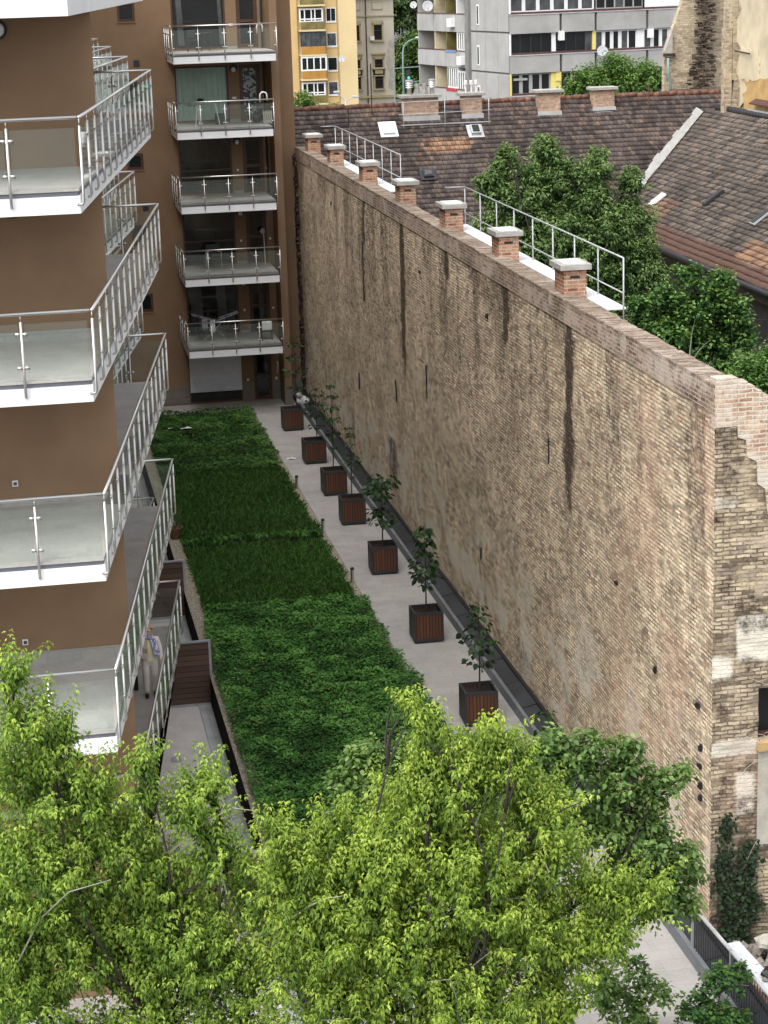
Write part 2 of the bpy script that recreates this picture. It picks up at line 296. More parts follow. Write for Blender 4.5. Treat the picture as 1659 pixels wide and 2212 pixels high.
# ---------------------------------------------------------------- builders
BASE = {}
def link(o): sc.collection.objects.link(o); return o
def meta(o, label=None, cat=None, group=None, kind=None):
    if label: o['label'] = label
    if cat: o['category'] = cat
    if group: o['group'] = group
    if kind: o['kind'] = kind
    return o
def thing(name, label, cat, loc=(0, 0, 0), group=None, rotz=0.0):
    o = bpy.data.objects.new(name, None); o.empty_display_size = 0.3; link(o)
    o.location = loc; o.rotation_euler = (0, 0, rotz); BASE[o.name] = (Vector(loc), rotz)
    return meta(o, label, cat, group)
class MB:
    def __init__(s): s.v = []; s.f = []
    def quad(s, *p):
        n = len(s.v); s.v += [tuple(q) for q in p]; s.f.append(tuple(range(n, n + len(p)))); return s
    def box(s, x0, x1, y0, y1, z0, z1):
        if x0 > x1: x0, x1 = x1, x0
        if y0 > y1: y0, y1 = y1, y0
        if z0 > z1: z0, z1 = z1, z0
        n = len(s.v)
        s.v += [(x0, y0, z0), (x1, y0, z0), (x1, y1, z0), (x0, y1, z0), (x0, y0, z1), (x1, y0, z1), (x1, y1, z1), (x0, y1, z1)]
        s.f += [tuple(n + i for i in q) for q in ((0, 3, 2, 1), (4, 5, 6, 7), (0, 1, 5, 4), (1, 2, 6, 5), (2, 3, 7, 6), (3, 0, 4, 7))]
        return s
    def obox(s, c, size, mat=None, rz=0.0):
        c = Vector(c); m = mat if mat is not None else Matrix.Rotation(rz, 3, 'Z'); n = len(s.v)
        for z in (-.5, .5):
            for (x, y) in ((-.5, -.5), (.5, -.5), (.5, .5), (-.5, .5)):
                s.v.append(tuple(c + m @ Vector((x * size[0], y * size[1], z * size[2]))))
        s.f += [tuple(n + i for i in q) for q in ((0, 3, 2, 1), (4, 5, 6, 7), (0, 1, 5, 4), (1, 2, 6, 5), (2, 3, 7, 6), (3, 0, 4, 7))]
        return s
    def prism(s, poly, z0, z1):
        a = sum(poly[i][0] * poly[(i + 1) % len(poly)][1] - poly[(i + 1) % len(poly)][0] * poly[i][1] for i in range(len(poly)))
        if a < 0: poly = poly[::-1]
        n = len(s.v); k = len(poly)
        s.v += [(x, y, z0) for x, y in poly] + [(x, y, z1) for x, y in poly]
        s.f.append(tuple(n + i for i in reversed(range(k)))); s.f.append(tuple(n + k + i for i in range(k)))
        for i in range(k): j = (i + 1) % k; s.f.append((n + i, n + j, n + k + j, n + k + i))
        return s
    def extr(s, pts, vec):
        """3-D polygon extruded by vec"""
        n = len(s.v); k = len(pts); vec = Vector(vec)
        s.v += [tuple(p) for p in pts] + [tuple(Vector(p) + vec) for p in pts]
        s.f.append(tuple(n + i for i in range(k))); s.f.append(tuple(n + k + i for i in reversed(range(k))))
        for i in range(k): j = (i + 1) % k; s.f.append((n + j, n + i, n + k + i, n + k + j))
        return s
    def tube(s, pts, r, n=6, caps=True):
        pts = [Vector(p) for p in pts]; m = len(pts); rr = r if hasattr(r, '__len__') else [r] * m
        b0 = len(s.v); ref = None
        for i, p in enumerate(pts):
            d = (pts[min(i + 1, m - 1)] - pts[max(i - 1, 0)]).normalized()
            if ref is None: ref = d.orthogonal().normalized()
            ref = (ref - d * ref.dot(d)); ref = ref.normalized() if ref.length > 1e-5 else d.orthogonal().normalized()
            e = d.cross(ref)
            for k in range(n):
                a = 2 * math.pi * k / n; s.v.append(tuple(p + (ref * math.cos(a) + e * math.sin(a)) * rr[i]))
        for i in range(m - 1):
            for k in range(n):
                k2 = (k + 1) % n; s.f.append((b0 + i * n + k, b0 + i * n + k2, b0 + (i + 1) * n + k2, b0 + (i + 1) * n + k))
        if caps:
            s.f.append(tuple(b0 + k for k in reversed(range(n)))); s.f.append(tuple(b0 + (m - 1) * n + k for k in range(n)))
        return s
    def lathe(s, c, prof, n=16, axis='Z'):
        b0 = len(s.v); c = Vector(c)
        for (r, z) in prof:
            for k in range(n):
                a = 2 * math.pi * k / n; q = (r * math.cos(a), r * math.sin(a), z)
                if axis == 'Y': q = (q[0], q[2], q[1])
                if axis == 'X': q = (q[2], q[0], q[1])
                s.v.append(tuple(c + Vector(q)))
        for i in range(len(prof) - 1):
            for k in range(n):
                k2 = (k + 1) % n; s.f.append((b0 + i * n + k, b0 + i * n + k2, b0 + (i + 1) * n + k2, b0 + (i + 1) * n + k))
        s.f.append(tuple(b0 + k for k in reversed(range(n)))); s.f.append(tuple(b0 + (len(prof) - 1) * n + k for k in range(n)))
        return s
    def build(s, name, mat, parent=None, smooth=False, local=False, bevel=0.0):
        me = bpy.data.meshes.new(name); o = bpy.data.objects.new(name, me); link(o)
        V = [Vector(p) for p in s.v]
        if parent is not None:
            bl, rz = BASE[parent.name]; o.parent = parent
            if not local:
                inv = Matrix.Rotation(-rz, 3, 'Z'); V = [inv @ (p - bl) for p in V]
            BASE[o.name] = (bl, rz)
        elif not local:
            a = np.array(s.v); lo = a.min(0); hi = a.max(0); bl = Vector(((lo[0] + hi[0]) / 2, (lo[1] + hi[1]) / 2, lo[2]))
            V = [p - bl for p in V]; o.location = bl; BASE[o.name] = (bl, 0.0)
        else: BASE[o.name] = (Vector((0, 0, 0)), 0.0)
        me.from_pydata([tuple(p) for p in V], [], s.f); me.update()
        me.materials.append(M[mat] if isinstance(mat, str) else mat)
        if smooth: me.polygons.foreach_set('use_smooth', [True] * len(me.polygons))
        if bevel > 0:
            b = o.modifiers.new('bevel', 'BEVEL'); b.width = bevel; b.segments = 2; b.limit_method = 'ANGLE'
        return o
def copy_tree(o, loc=None, rotz=None, label=None, parent=None):
    c = o.copy(); sc.collection.objects.link(c)
    if parent is not None: c.parent = parent
    if loc is not None: c.location = loc
    if rotz is not None: c.rotation_euler = (0, 0, rotz)
    if label: c['label'] = label
    BASE[c.name] = (Vector(c.location), c.rotation_euler.z)
    for ch in list(o.children): copy_tree(ch, parent=c)
    return c
def struct(name, mb, mat): return meta(mb.build(name, mat), kind='structure')
def holed(x0, x1, z0, z1, y, depth, holes):
    """wall sheet facing -Y at y, with rectangular holes (x0,x1,z0,z1) whose reveals go back by depth"""
    xs = sorted({x0, x1, *[h[0] for h in holes], *[h[1] for h in holes]}); zs = sorted({z0, z1, *[h[2] for h in holes], *[h[3] for h in holes]})
    mb = MB()
    for a, b in zip(xs, xs[1:]):
        for c, d in zip(zs, zs[1:]):
            cx, cz = (a + b) / 2, (c + d) / 2
            if any(h[0] < cx < h[1] and h[2] < cz < h[3] for h in holes): continue
            mb.quad((a, y, c), (b, y, c), (b, y, d), (a, y, d))
    for (a, b, c, d) in holes:
        mb.quad((a, y, c), (a, y, d), (a, y + depth, d), (a, y + depth, c)); mb.quad((b, y, d), (b, y, c), (b, y + depth, c), (b, y + depth, d))
        mb.quad((a, y, d), (b, y, d), (b, y + depth, d), (a, y + depth, d)); mb.quad((b, y, c), (a, y, c), (a, y + depth, c), (b, y + depth, c))
    mb.quad((x1, y, z0), (x1, y + depth + 0.1, z0), (x1, y + depth + 0.1, z1), (x1, y, z1)); mb.quad((x0, y, z1), (x0, y + depth + 0.1, z1), (x0, y + depth + 0.1, z0), (x0, y, z0))
    mb.quad((x0, y, z1), (x1, y, z1), (x1, y + depth + 0.1, z1), (x0, y + depth + 0.1, z1))
    return mb
def window(parent, x0, x1, z0, z1, y, fw=0.06, fmat='woodframe', pmat='darkglass', mull=(), tran=(), proud=0.03, name='window', local=False):
    mb = MB(); yf, yb = y - proud, y + 0.05
    mb.box(x0, x0 + fw, yf, yb, z0, z1); mb.box(x1 - fw, x1, yf, yb, z0, z1)
    mb.box(x0 + fw, x1 - fw, yf, yb, z0, z0 + fw); mb.box(x0 + fw, x1 - fw, yf, yb, z1 - fw, z1)
    for m_ in mull: mb.box(m_ - fw * 0.4, m_ + fw * 0.4, yf + 0.004, yb, z0 + fw, z1 - fw)
    for t in tran: mb.box(x0 + fw, x1 - fw, yf + 0.007, yb, t - fw * 0.4, t + fw * 0.4)
    f = mb.build(name, fmat, parent, local=local)
    if pmat: MB().quad((x0 + fw * .5, y + 0.02, z0 + fw * .5), (x1 - fw * .5, y + 0.02, z0 + fw * .5), (x1 - fw * .5, y + 0.02, z1 - fw * .5), (x0 + fw * .5, y + 0.02, z1 - fw * .5)).build('pane', pmat, f, local=local)
    return f
def setattr_pts(me, name, arr):
    a = me.attributes.new(name, 'FLOAT_COLOR', 'POINT'); a.data.foreach_set('color', np.asarray(arr, dtype=np.float32).ravel())
def setvec_pts(me, name, arr):
    a = me.attributes.new(name, 'FLOAT_VECTOR', 'POINT'); a.data.foreach_set('vector', np.asarray(arr, dtype=np.float32).ravel())
def npmesh(name, V, F, mat, parent=None):
    me = bpy.data.meshes.new(name); V = np.asarray(V, dtype=np.float32); F = np.asarray(F, dtype=np.int32); k = F.shape[1]
    o = bpy.data.objects.new(name, me); link(o)
    if parent is not None:
        bl, rz = BASE[parent.name]; V = V - np.array(bl, dtype=np.float32); o.parent = parent; BASE[o.name] = (bl, rz)
    else:
        lo = V.min(0); hi = V.max(0); bl = Vector((float((lo[0] + hi[0]) / 2), float((lo[1] + hi[1]) / 2), float(lo[2]))); V = V - np.array(bl, dtype=np.float32); o.location = bl; BASE[o.name] = (bl, 0.0)
    me.vertices.add(len(V)); me.vertices.foreach_set('co', V.ravel())
    me.loops.add(F.size); me.loops.foreach_set('vertex_index', F.ravel())
    me.polygons.add(len(F)); me.polygons.foreach_set('loop_start', np.arange(0, F.size, k, dtype=np.int32))
    try: me.polygons.foreach_set('loop_total', np.full(len(F), k, dtype=np.int32))
    except Exception: pass
    me.update(calc_edges=True); me.validate()
    me.materials.append(M[mat] if isinstance(mat, str) else mat)
    return o
def vnoise(x, y, seed=0):
    """smooth value noise on numpy arrays"""
    rg = np.random.RandomState(seed); T = rg.rand(256, 256)
    xi = np.floor(x).astype(int); yi = np.floor(y).astype(int); fx = x - xi; fy = y - yi
    fx = fx * fx * (3 - 2 * fx); fy = fy * fy * (3 - 2 * fy); g = lambda a, b: T[a % 256, b % 256]
    return (g(xi, yi) * (1 - fx) + g(xi + 1, yi) * fx) * (1 - fy) + (g(xi, yi + 1) * (1 - fx) + g(xi + 1, yi + 1) * fx) * fy

# ================================================================= the setting
g = MB(); g.quad((-1500, -300, -1.0), (1500, -300, -1.0), (1500, 2500, -1.0), (-1500, 2500, -1.0)); struct('ground', g, 'asphalt')
struct('terrace_paving', MB().box(-8, 4.08, 12, 84.4, -0.99, -0.8), 'terrace')
p = MB(); p.box(9.12, 11.03, 9, 84.4, -0.98, 0.0); p.box(4.19, 9.12, 9, 35.9, -0.98, 0.0); p.box(4.19, 9.12, 82.5, 84.4, -0.98, 0.0); struct('paved_path', p, 'path')
struct('lawn_bed', MB().box(4.19, 9.12, 35.9, 82.5, -0.98, -0.03), 'lawnsoil')
struct('courtyard_ground', MB().box(12.1, 34, 33.4, 95, -0.99, -0.6), 'yard')
# pale gravel strips along both lawn edges: stones scattered over a sheet
def gravel(x0, x1, y0, y1, z, n, seed):
    rg = np.random.RandomState(seed); P = np.stack([rg.uniform(x0, x1, n), rg.uniform(y0, y1, n), np.full(n, z)], 1); S = rg.uniform(.015, .04, n)
    base = np.array([(1, 0, 0), (0, 1, 0), (-1, 0, 0), (0, -1, 0), (0, 0, .8)], float); V = P[:, None, :] + base[None] * S[:, None, None] * rg.uniform(.6, 1.3, (n, 5, 1))
    F = np.array([(0, 1, 4), (1, 2, 4), (2, 3, 4), (3, 0, 4)]); FF = (np.arange(n)[:, None, None] * 5 + F[None]).reshape(-1, 3)
    return V.reshape(-1, 3), FF
Va, Fa = gravel(4.2, 4.48, 36, 82, -0.025, 26000, 3); Vb, Fb = gravel(8.9, 9.11, 36, 82, -0.025, 20000, 4)
o = npmesh('gravel', np.vstack([Va, Vb]), np.vstack([Fa, Fb + len(Va)]), 'gravel'); meta(o, 'pale gravel strips along the two long edges of the lawn', 'gravel', kind='stuff')
struct('gravel_bed', MB().box(4.2, 4.5, 36, 82.4, -0.03, -0.024).box(8.88, 9.115, 36, 82.4, -0.03, -0.024), 'gravel')

# retaining wall between terrace and lawn, with its zinc gutter at the foot
t = thing('retaining_wall', 'low black retaining wall with pale stone edge between terrace and lawn', 'wall', (4.14, 60, -0.8))
MB().box(4.09, 4.185, 12, 82.4, -0.8, -0.02).build('wall_face', 'blackwall', t)
MB().box(4.10, 4.195, 12, 82.4, -0.02, 0.008).build('coping', 'gravel', t)
t = thing('drain_channel', 'galvanised drain channel along the foot of the black retaining wall', 'drain', (3.95, 55, -0.8))
MB().box(3.76, 3.79, 12, 82, -0.8, -0.755).box(3.93, 3.95, 12, 82, -0.8, -0.755).box(4.05, 4.08, 12, 82, -0.8, -0.755).box(3.79, 4.05, 12, 82, -0.8, -0.782).build('gutter', 'lead', t)
t = thing('floor_drain', 'small square floor drain in the pale terrace paving', 'drain', (2.9, 46.4, -0.8)); MB().box(2.76, 3.0, 46.3, 46.62, -0.8, -0.792).build('grate', 'steel_d', t)

# kerb wall along the old brick wall
t = thing('kerb_wall', 'low grey kerb topped with dark bitumen panels along the brick wall', 'kerb', (11.3, 58, 0))
MB().box(11.03, 11.12, 9, 84.3, 0, 0.26).build('kerb_face', 'kerb', t)
rg = random.Random(5); y = 20.0; mb = MB()
while y < 84:
    ln = rg.uniform(1.7, 2.1); e = min(y + ln - 0.03, 84.2); dz = rg.uniform(0, .02)
    mb.extr([(11.125, y, .19), (11.125, e, .19), (11.50, e, .27 + dz), (11.50, y, .27 + dz)], (0, 0, .022)); y += ln
mb.build('cover_panel', 'kerbtop', t)
MB().box(11.13, 11.49, 9, 84.2, 0, .185).build('kerb_core', 'kerb', t)
MB().box(11.50, 11.585, 9, 84.2, 0, .36).build('upstand', 'black', t)

# ================================================================= balcony railing and slabs
def jpost(p, out, zf, inner=0.10, u=None, sides=(-1, 1)):
    """J-shaped steel post standing outside the slab edge, hooked into its face"""
    x, y = p; mb = MB()
    q = [(x, y, zf + .93), (x, y, zf - .20), (x - out[0] * .02, y - out[1] * .02, zf - .235), (x - out[0] * inner, y - out[1] * inner, zf - .245)]
    mb.tube(q, .023, 7); mb.tube([(x, y, zf + .92), (x, y, zf + 1.03)], .008, 5)
    if u is not None:
        for z in (.22, .74):
            for sg in sides: mb.obox((x + u.x * .055 * sg, y + u.y * .055 * sg, zf + z), (.08, .03, .045), rz=math.atan2(u.y, u.x))
    return mb
def rail_run(par, A, B, n, zf, out, skip_first=False, clamps=True, ext=(0, 0), merge=False):
    A = Vector((A[0], A[1])); B = Vector((B[0], B[1])); d = (B - A) / (n - 1); u = d.normalized(); pts = [A + d * i for i in range(n)]
    a0 = A - u * ext[0]; b0 = B + u * ext[1]
    allp = MB()
    for i, q in enumerate(pts):
        if i == 0 and skip_first: continue
        jp = jpost(q, out, zf, u=u, sides=(1,) if i == 0 else ((-1,) if i == n - 1 else (-1, 1)))
        if not merge: jp.build('post', 'steel_p', par, smooth=True); continue
        k0 = len(allp.v); allp.v += jp.v; allp.f += [tuple(a + k0 for a in f) for f in jp.f]
    if merge: meta(allp.build('post_row', 'steel_p', par, smooth=True), kind='stuff')
    MB().tube([(a0.x, a0.y, zf + 1.05), (b0.x, b0.y, zf + 1.05)], .026, 8).build('handrail', 'steel', par, smooth=True)
    off = Vector((out[0], out[1])) * 0.0
    allg = MB()
    for i in range(n - 1):
        a = pts[i] + u * .045 + off; b = pts[i + 1] - u * .045 + off
        gp_ = allg if merge else MB()
        gp_.quad((a.x, a.y, zf + .06), (b.x, b.y, zf + .06), (b.x, b.y, zf + .90), (a.x, a.y, zf + .90))
        if not merge: gp_.build('glass_panel', 'railglass', par)
    if merge: meta(allg.build('glass_row', 'railglass', par), kind='stuff')
def slab(par, poly, zf, h=.38, inset=.02):
    s = MB().prism(poly, zf - h, zf - .115).build('balcony', 'white', par)
    par = s
    cx = sum(q[0] for q in poly) / len(poly); cy = sum(q[1] for q in poly) / len(poly)
    sh = lambda k: [(x - (.03 if x > cx else -.0) * k, y + (.03 if y < cy else -.0) * k) for x, y in poly]
    MB().prism(sh(1.0), zf - .115, zf - .045).build('drip_band', 'band', par)
    MB().prism(sh(0.4), zf - .045, zf).build('floor_tiles', 'balc_tile', par)
    return s
FL = [14.49 - 2.9 * k for k in range(5)]     # balcony floor levels
CX_ = 1.485                                   # side wall of the brown building

# ================================================================= near brown building
t = thing('apartment_building', 'brown rendered apartment tower with white glass-railed balconies at left, nearest the camera', 'building', (-3, 40, -0.8))
near = t
MB().box(-9, CX_, 35.0, 45.72, -0.8, 24).build('wall', 'render', t)
for k in range(1, 5):
    MB().box(-9, CX_ + .012, 34.985, 45.7, FL[k] - 0.001, FL[k] + (.16 if k != 3 else .24)).build('skirting', 'plinth_l', t)
BAL0 = [(-6, 31.36), (1.01, 31.36), (3.085, 45.58), (CX_, 45.58), (CX_, 35.0), (-6, 35.0)]
for k in range(-1, 5):
    zf = 14.49 - 2.9 * k
    s_ = MB()
    poly = BAL0 if k < 4 else [(CX_, 33.6), (1.36, 33.6), (3.085, 45.58), (CX_, 45.58)]
    sl = slab(t, poly, zf)
    if k < 0: continue
    dv = Vector((3.15 - 1.06, 45.62 - 31.3)).normalized(); out = (dv.y, -dv.x)
    if k < 4:
        rail_run(sl, (1.06, 31.3), (3.15, 45.64), 14, zf, out)
        rail_run(sl, (1.03, 31.3), (-6.32, 31.3), 8, zf, (0, -1), skip_first=True)
    else:
        rail_run(sl, (1.40, 33.6), (3.15, 45.64), 12, zf, out)
    rail_run(sl, (3.12, 45.64), (CX_ + .03, 45.64), 3, zf, (0, 1), skip_first=True)
for (x, z) in ((-0.32, 9.12), (-.36, 6.23), (-.44, 12.03)):
    sk = MB().box(x - .05, x + .05, 34.965, 34.995, z - .05, z + .05).build('socket', 'white_pl', t)
    MB().box(x - .03, x + .03, 34.955, 34.966, z - .03, z + .03).build('socket_insert', 'greyglass', sk)
for (x, z) in ((-0.02, 13.84), (-.04, 16.76)):
    lp = MB().lathe((x, 34.99, z), [(.16, 0), (.16, -.05), (.145, -.07)], 20, 'Y').build('lamp_ring', 'black', t, smooth=False)
    MB().lathe((x, 34.93, z), [(.125, 0), (.10, -.06), (.05, -.09)], 20, 'Y').build('lamp_glass', 'white_pl', lp, smooth=True)
MB().box(1.05, CX_ + .01, 34.96, 34.985, 2.89 + .62, 2.89 + .68).build('rail_bracket', 'steel_d', t)

# ================================================================= the wing behind it with saw-tooth balconies
t = thing('apartment_wing', 'brown apartment wing behind the tower with saw-tooth glass balconies facing the lawn', 'building', (0, 65, -0.8))
MB().box(-9, CX_ - .005, 45.72, 84.48, -0.8, 24).build('wall', 'render', t)
ys = [45.78, 53.62, 61.52, 69.4]
for j, y0 in enumerate(ys):
    y1 = y0 + 7.75
    for k in range(5):
        zf = FL[k]
        sl = slab(t, [(CX_, y0), (1.64, y0), (3.06, y1), (CX_, y1)], zf)
        dv = Vector((3.12 - 1.68, y1 - y0)).normalized(); out = (dv.y, -dv.x)
        rail_run(sl, (1.70, y0 + .02), (3.13, y1 + .05), 9, zf, out, clamps=(j == 0), merge=(j > 0))
        rail_run(sl, (3.10, y1 + .05), (CX_ + .03, y1 + .05), 3, zf, (0, 1), skip_first=True, clamps=(j == 0), merge=(j > 0))

# ================================================================= far brown block
t = thing('apartment_block', 'brown apartment block closing the far end of the courtyard, balconies stacked beside the brick wall', 'building', (7, 84.5, 0))
far = t; YF = 84.5
holes = []
wins = [(4.66, 5.36, 15.71, 16.48), (4.70, 5.36, 9.84, 10.47 + .03), (4.70, 5.42, 4.0, 4.75), (4.70, 5.36, 12.75, 13.42), (4.70, 5.36, 6.9, 7.6)]
holes += wins
for k in range(-1, 5):
    zf = 14.49 - 2.9 * k
    holes.append((6.80, 8.97, zf + .05, zf + 2.28)); holes.append((9.42, 10.27, zf + .05, zf + 2.28))
holes += [(6.74, 8.95, .02, 2.25), (9.47, 10.22, .02, 2.2)]
holed(CX_, 11.62, -0.8, 24, YF, .14, holes).build('wall', 'render', t)
for a_, b_ in ((3.2, 6.72), (8.97, 9.45), (10.24, 10.55), (10.88, 11.6)): MB().box(a_, b_, YF - .02, YF + .01, 0, .78).build('plinth', 'plinth', t)
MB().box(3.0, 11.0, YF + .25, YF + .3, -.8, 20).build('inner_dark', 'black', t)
MB().box(10.56, 10.86, 82.98, YF + .1, 0.78, 24).build('pillar', 'render', t)
MB().box(10.55, 10.87, 82.965, YF, -.1, .78).build('pillar_plinth', 'plinth', t)
for w_ in wins:
    window(t, w_[0], w_[1], w_[2], w_[3], YF + .06, .10, 'woodframe', 'darkglass')
    MB().box(w_[0] - .03, w_[1] + .03, YF - .05, YF + .06, w_[2] - .035, w_[2]).build('sill', 'render', t)
for (x, z) in ((5.31, 14.08), (5.31, 11.2), (5.34, 8.3), (5.36, 5.4)):
    MB().box(x - .12, x + .12, YF - .03, YF, z - .12, z + .12).build('vent', 'charcoal', t)
MB().tube([(10.42, YF - .09, 24), (10.42, YF - .09, 8.7)], .045, 8).build('drainpipe', 'charcoal', t, smooth=True)
for k in range(5):
    zf = FL[k]; xr = 10.33 if k not in (0,) else 10.56
    sl = slab(t, [(6.54, 81.38), (xr, 81.38), (xr, YF), (6.54, YF)], zf)
    rail_run(sl, (6.52, 81.3), (xr + .04, 81.3), 5, zf, (0, -1))
    rail_run(sl, (6.48, 81.35), (6.48, YF - .1), 4, zf, (-1, 0), skip_first=True)
    curt = 'clear' if k == 1 else 'darkglass'
    window(t, 6.80, 8.97, zf + .05, zf + 2.28, YF + .08, .07, 'woodframe', curt, tran=() if k == 1 else (zf + 1.0,), name='balcony_window')
    d = window(t, 9.42, 10.27, zf + .05, zf + 2.28, YF + .08, .15, 'woodframe', 'darkglass', tran=() if k == 1 else (zf + 1.1,), name='balcony_door')
    so = MB()
    if k < 2: so.box(9.10, 9.27, YF - .025, YF, zf + .92, zf + 1.01)
    else: so.box(9.15, 9.23, YF - .025, YF, zf + .92, zf + 1.0)
    so.build('socket', 'white_pl', t)
    MB().box(10.36, 10.44, YF - .025, YF, zf + .95, zf + 1.03).build('socket', 'white_pl', t)
    MB().box(8.98, 9.41, YF - .015, YF, zf, zf + .12).build('skirting', 'plinth_l', t)
    if k > 0:
        lp = MB().lathe((9.2, YF - .005, zf + 2.16), [(.17, 0), (.17, -.06)], 16, 'Y').build('wall_lamp', 'black', t)
        MB().lathe((9.2, YF - .065, zf + 2.09), [(.10, 0), (.08, -.05), (.03, -.06)], 14, 'Y').build('lamp_glass', 'white_pl', lp, smooth=True)
# curtain behind the second window, patterned blind in its door
n = 120; cv = []; cf = []
for i in range(n + 1):
    x = 6.86 + (8.9 - 6.86) * i / n; yy = YF + .15 + .025 * math.sin(i * .55 + 1.5 * math.sin(i * .11))
    cv += [(x, yy, FL[1] + .12), (x, yy + .01, FL[1] + 2.22)]
for i in range(n): cf.append((2 * i, 2 * i + 2, 2 * i + 3, 2 * i + 1))
mb = MB(); mb.v = cv; mb.f = cf; mb.build('curtain', 'curtain', t, smooth=True)
m, nt, b = mk('patterned blind'); vv, pp = wallvec(nt)
vo = N(nt, 'TexVoronoi'); vo.inputs['Scale'].default_value = 11.0; L(nt, vv, vo.inputs['Vector'])
sp = N(nt, 'SeparateColor'); L(nt, vo.outputs['Color'], sp.inputs[0])
L(nt, ramp(nt, sp.outputs[0], [(0.0, (0.01, 0.01, 0.012)), (0.5, (0.02, 0.022, 0.025)), (0.55, (0.22, 0.25, 0.26)), (1.0, (0.35, 0.38, 0.38))], 'LINEAR'), b.inputs['Base Color']); M['blind'] = m
MB().quad((9.58, YF + .095, FL[1] + .22), (10.11, YF + .095, FL[1] + .22), (10.11, YF + .095, FL[1] + 2.12), (9.58, YF + .095, FL[1] + 2.12)).build('blind', 'blind', t)
# pale things seen inside the other rooms: curtain edges and sheers hung behind the panes
for (x0, x1, k, mt) in ((7.05, 7.30, 0, 'greyglass'), (8.72, 8.88, 0, 'greyglass'), (7.0, 7.5, 4, 'greyglass'), (8.1, 8.5, 4, 'greyglass'), (9.85, 10.05, 4, 'greyglass')):
    MB().quad((x0, YF + .092, FL[k] + .2), (x1, YF + .092, FL[k] + .2), (x1 - .08, YF + .092, FL[k] + 2.1), (x0 - .05, YF + .092, FL[k] + 2.1)).build('sheer_curtain', mt, t)
MB().box(6.76, 8.94, YF - .03, YF + .02, .48, 2.25).build('roller_shutter', 'shutter', t)
window(t, 6.74, 8.95, .02, .50, YF + .08, .05, 'woodframe', 'darkglass', name='ground_window')
d = window(t, 9.47, 10.22, .02, 2.2, YF + .06, .13, 'woodframe', 'darkglass', tran=(1.05,), name='ground_door')
MB().box(9.42, 10.27, YF - .05, YF, 2.2, 2.42).build('shutter_box', 'plinth_l', t)
for x in (9.2, 10.40): MB().box(x - .05, x + .05, YF - .03, YF - .02, .84, .94).build('socket', 'white_pl', t)
MB().tube([(10.45, YF - .06, 1.05), (10.48, YF - .08, 1.5), (10.46, YF - .08, 1.6)], .03, 6).build('hose', 'white_pl', t, smooth=True)

# ================================================================= old brick boundary wall
t = thing('brick_wall', 'long high old yellow brick wall with dark damp streaks and rendered top course', 'wall', (11.8, 58, 0))
bw = t
W = 11.6; ny, nz = 560, 112
Yg = np.linspace(32.82, 84.3, ny); Zg = np.linspace(-0.9, 9.98, nz); YY, ZZ = np.meshgrid(Yg, Zg, indexing='ij')
rg = np.random.RandomState(11)
relief = .035 * (vnoise(YY * .9, ZZ * .9, 1) - .5) + .02 * (vnoise(YY * 3, ZZ * 3, 2) - .5)
V = np.stack([W + relief, YY, ZZ], -1).reshape(-1, 3)
idx = np.arange(ny * nz).reshape(ny, nz); F = np.stack([idx[:-1, :-1], idx[:-1, 1:], idx[1:, 1:], idx[1:, :-1]], -1).reshape(-1, 4)
o = npmesh('wall_face', V, F, 'oldbrick', t)
st = np.zeros((ny, nz, 4)); st[..., 3] = 1
def streak(y0, hw, ztop, zbot, k=1.0):
    yy = YY - y0 + .22 * (vnoise(ZZ * 1.3, YY * 0 + y0, 7) - .5) + .12 * (vnoise(ZZ * 4.1, YY * 0 + y0, 8) - .5); hw = hw * (.55 + .9 * vnoise(ZZ * 2.2, YY * 0 + y0 * 3, 9)); f = np.clip(1.25 - np.abs(yy) / hw, 0, 1) * (.62 + .6 * vnoise(YY * 7, ZZ * 5.0, 10))
    f *= np.clip((ZZ - zbot) / max(.3, (ztop - zbot) * .45), 0, 1) * np.clip((ztop + .25 - ZZ) / .25, 0, 1); st[..., 0] = np.maximum(st[..., 0], f * k)
for a in ((61.5, .46, 9.95, 4.2, 1.0), (42.3, .42, 9.95, 4.8, 1.0), (42.5, .3, 8.9, 3.4, .45), (48.1, .50, 9.95, 8.2, 1.0), (68.3, .34, 9.95, 7.8, .8), (68.8, .22, 9.0, 5.9, .45), (54.9, .38, 9.95, 8.9, .9), (74.6, .45, 9.9, 8.4, .5), (77.0, .5, 9.9, 8.0, .45),
          (45.0, .5, 9.95, 8.9, .42), (58.0, .5, 9.9, 8.7, .45), (65.0, .5, 9.9, 8.2, .5), (71.5, .5, 9.9, 8.5, .45), (39.3, .4, 9.95, 9.0, .5), (80.0, .5, 9.6, 6.0, .4), (51.5, .4, 9.9, 9.0, .45), (61.8, .6, 8.0, 3.0, .3),
          (63.9, 1.2, 2.6, .2, .55), (38.0, 1.3, 1.6, -.5, .5), (72.0, .9, 2.0, 0.3, .4), (47.0, 1.1, 1.3, 0, .35)):
    streak(*a)
st[..., 0] = np.maximum(st[..., 0], .40 * np.clip((vnoise(YY * .35, ZZ * .5, 21) - .62) / .2, 0, 1) * np.clip((ZZ - 5) / 4, 0.15, 1))
st[..., 0] = np.maximum(st[..., 0], .38 * np.clip((vnoise(YY * 1.4, ZZ * .12, 23) - .66) / .15, 0, 1) * np.clip((ZZ - 3) / 5, 0, 1))
low = np.clip((4.6 - ZZ) / 3.0, 0, 1)
st[..., 1] = np.clip((vnoise(YY * .8, ZZ * 1.4, 31) * .55 + vnoise(YY * 2.3, ZZ * 3.0, 32) * .45 - .44) / .22, 0, 1) * (low * .75 + .10)
st[..., 2] = np.clip((vnoise(YY * .6, ZZ * .45, 41) - .5) / .25, 0, 1) * np.clip((44 - YY) / 9, .25, 1)
setattr_pts(o.data, 'stain', st.reshape(-1, 4))
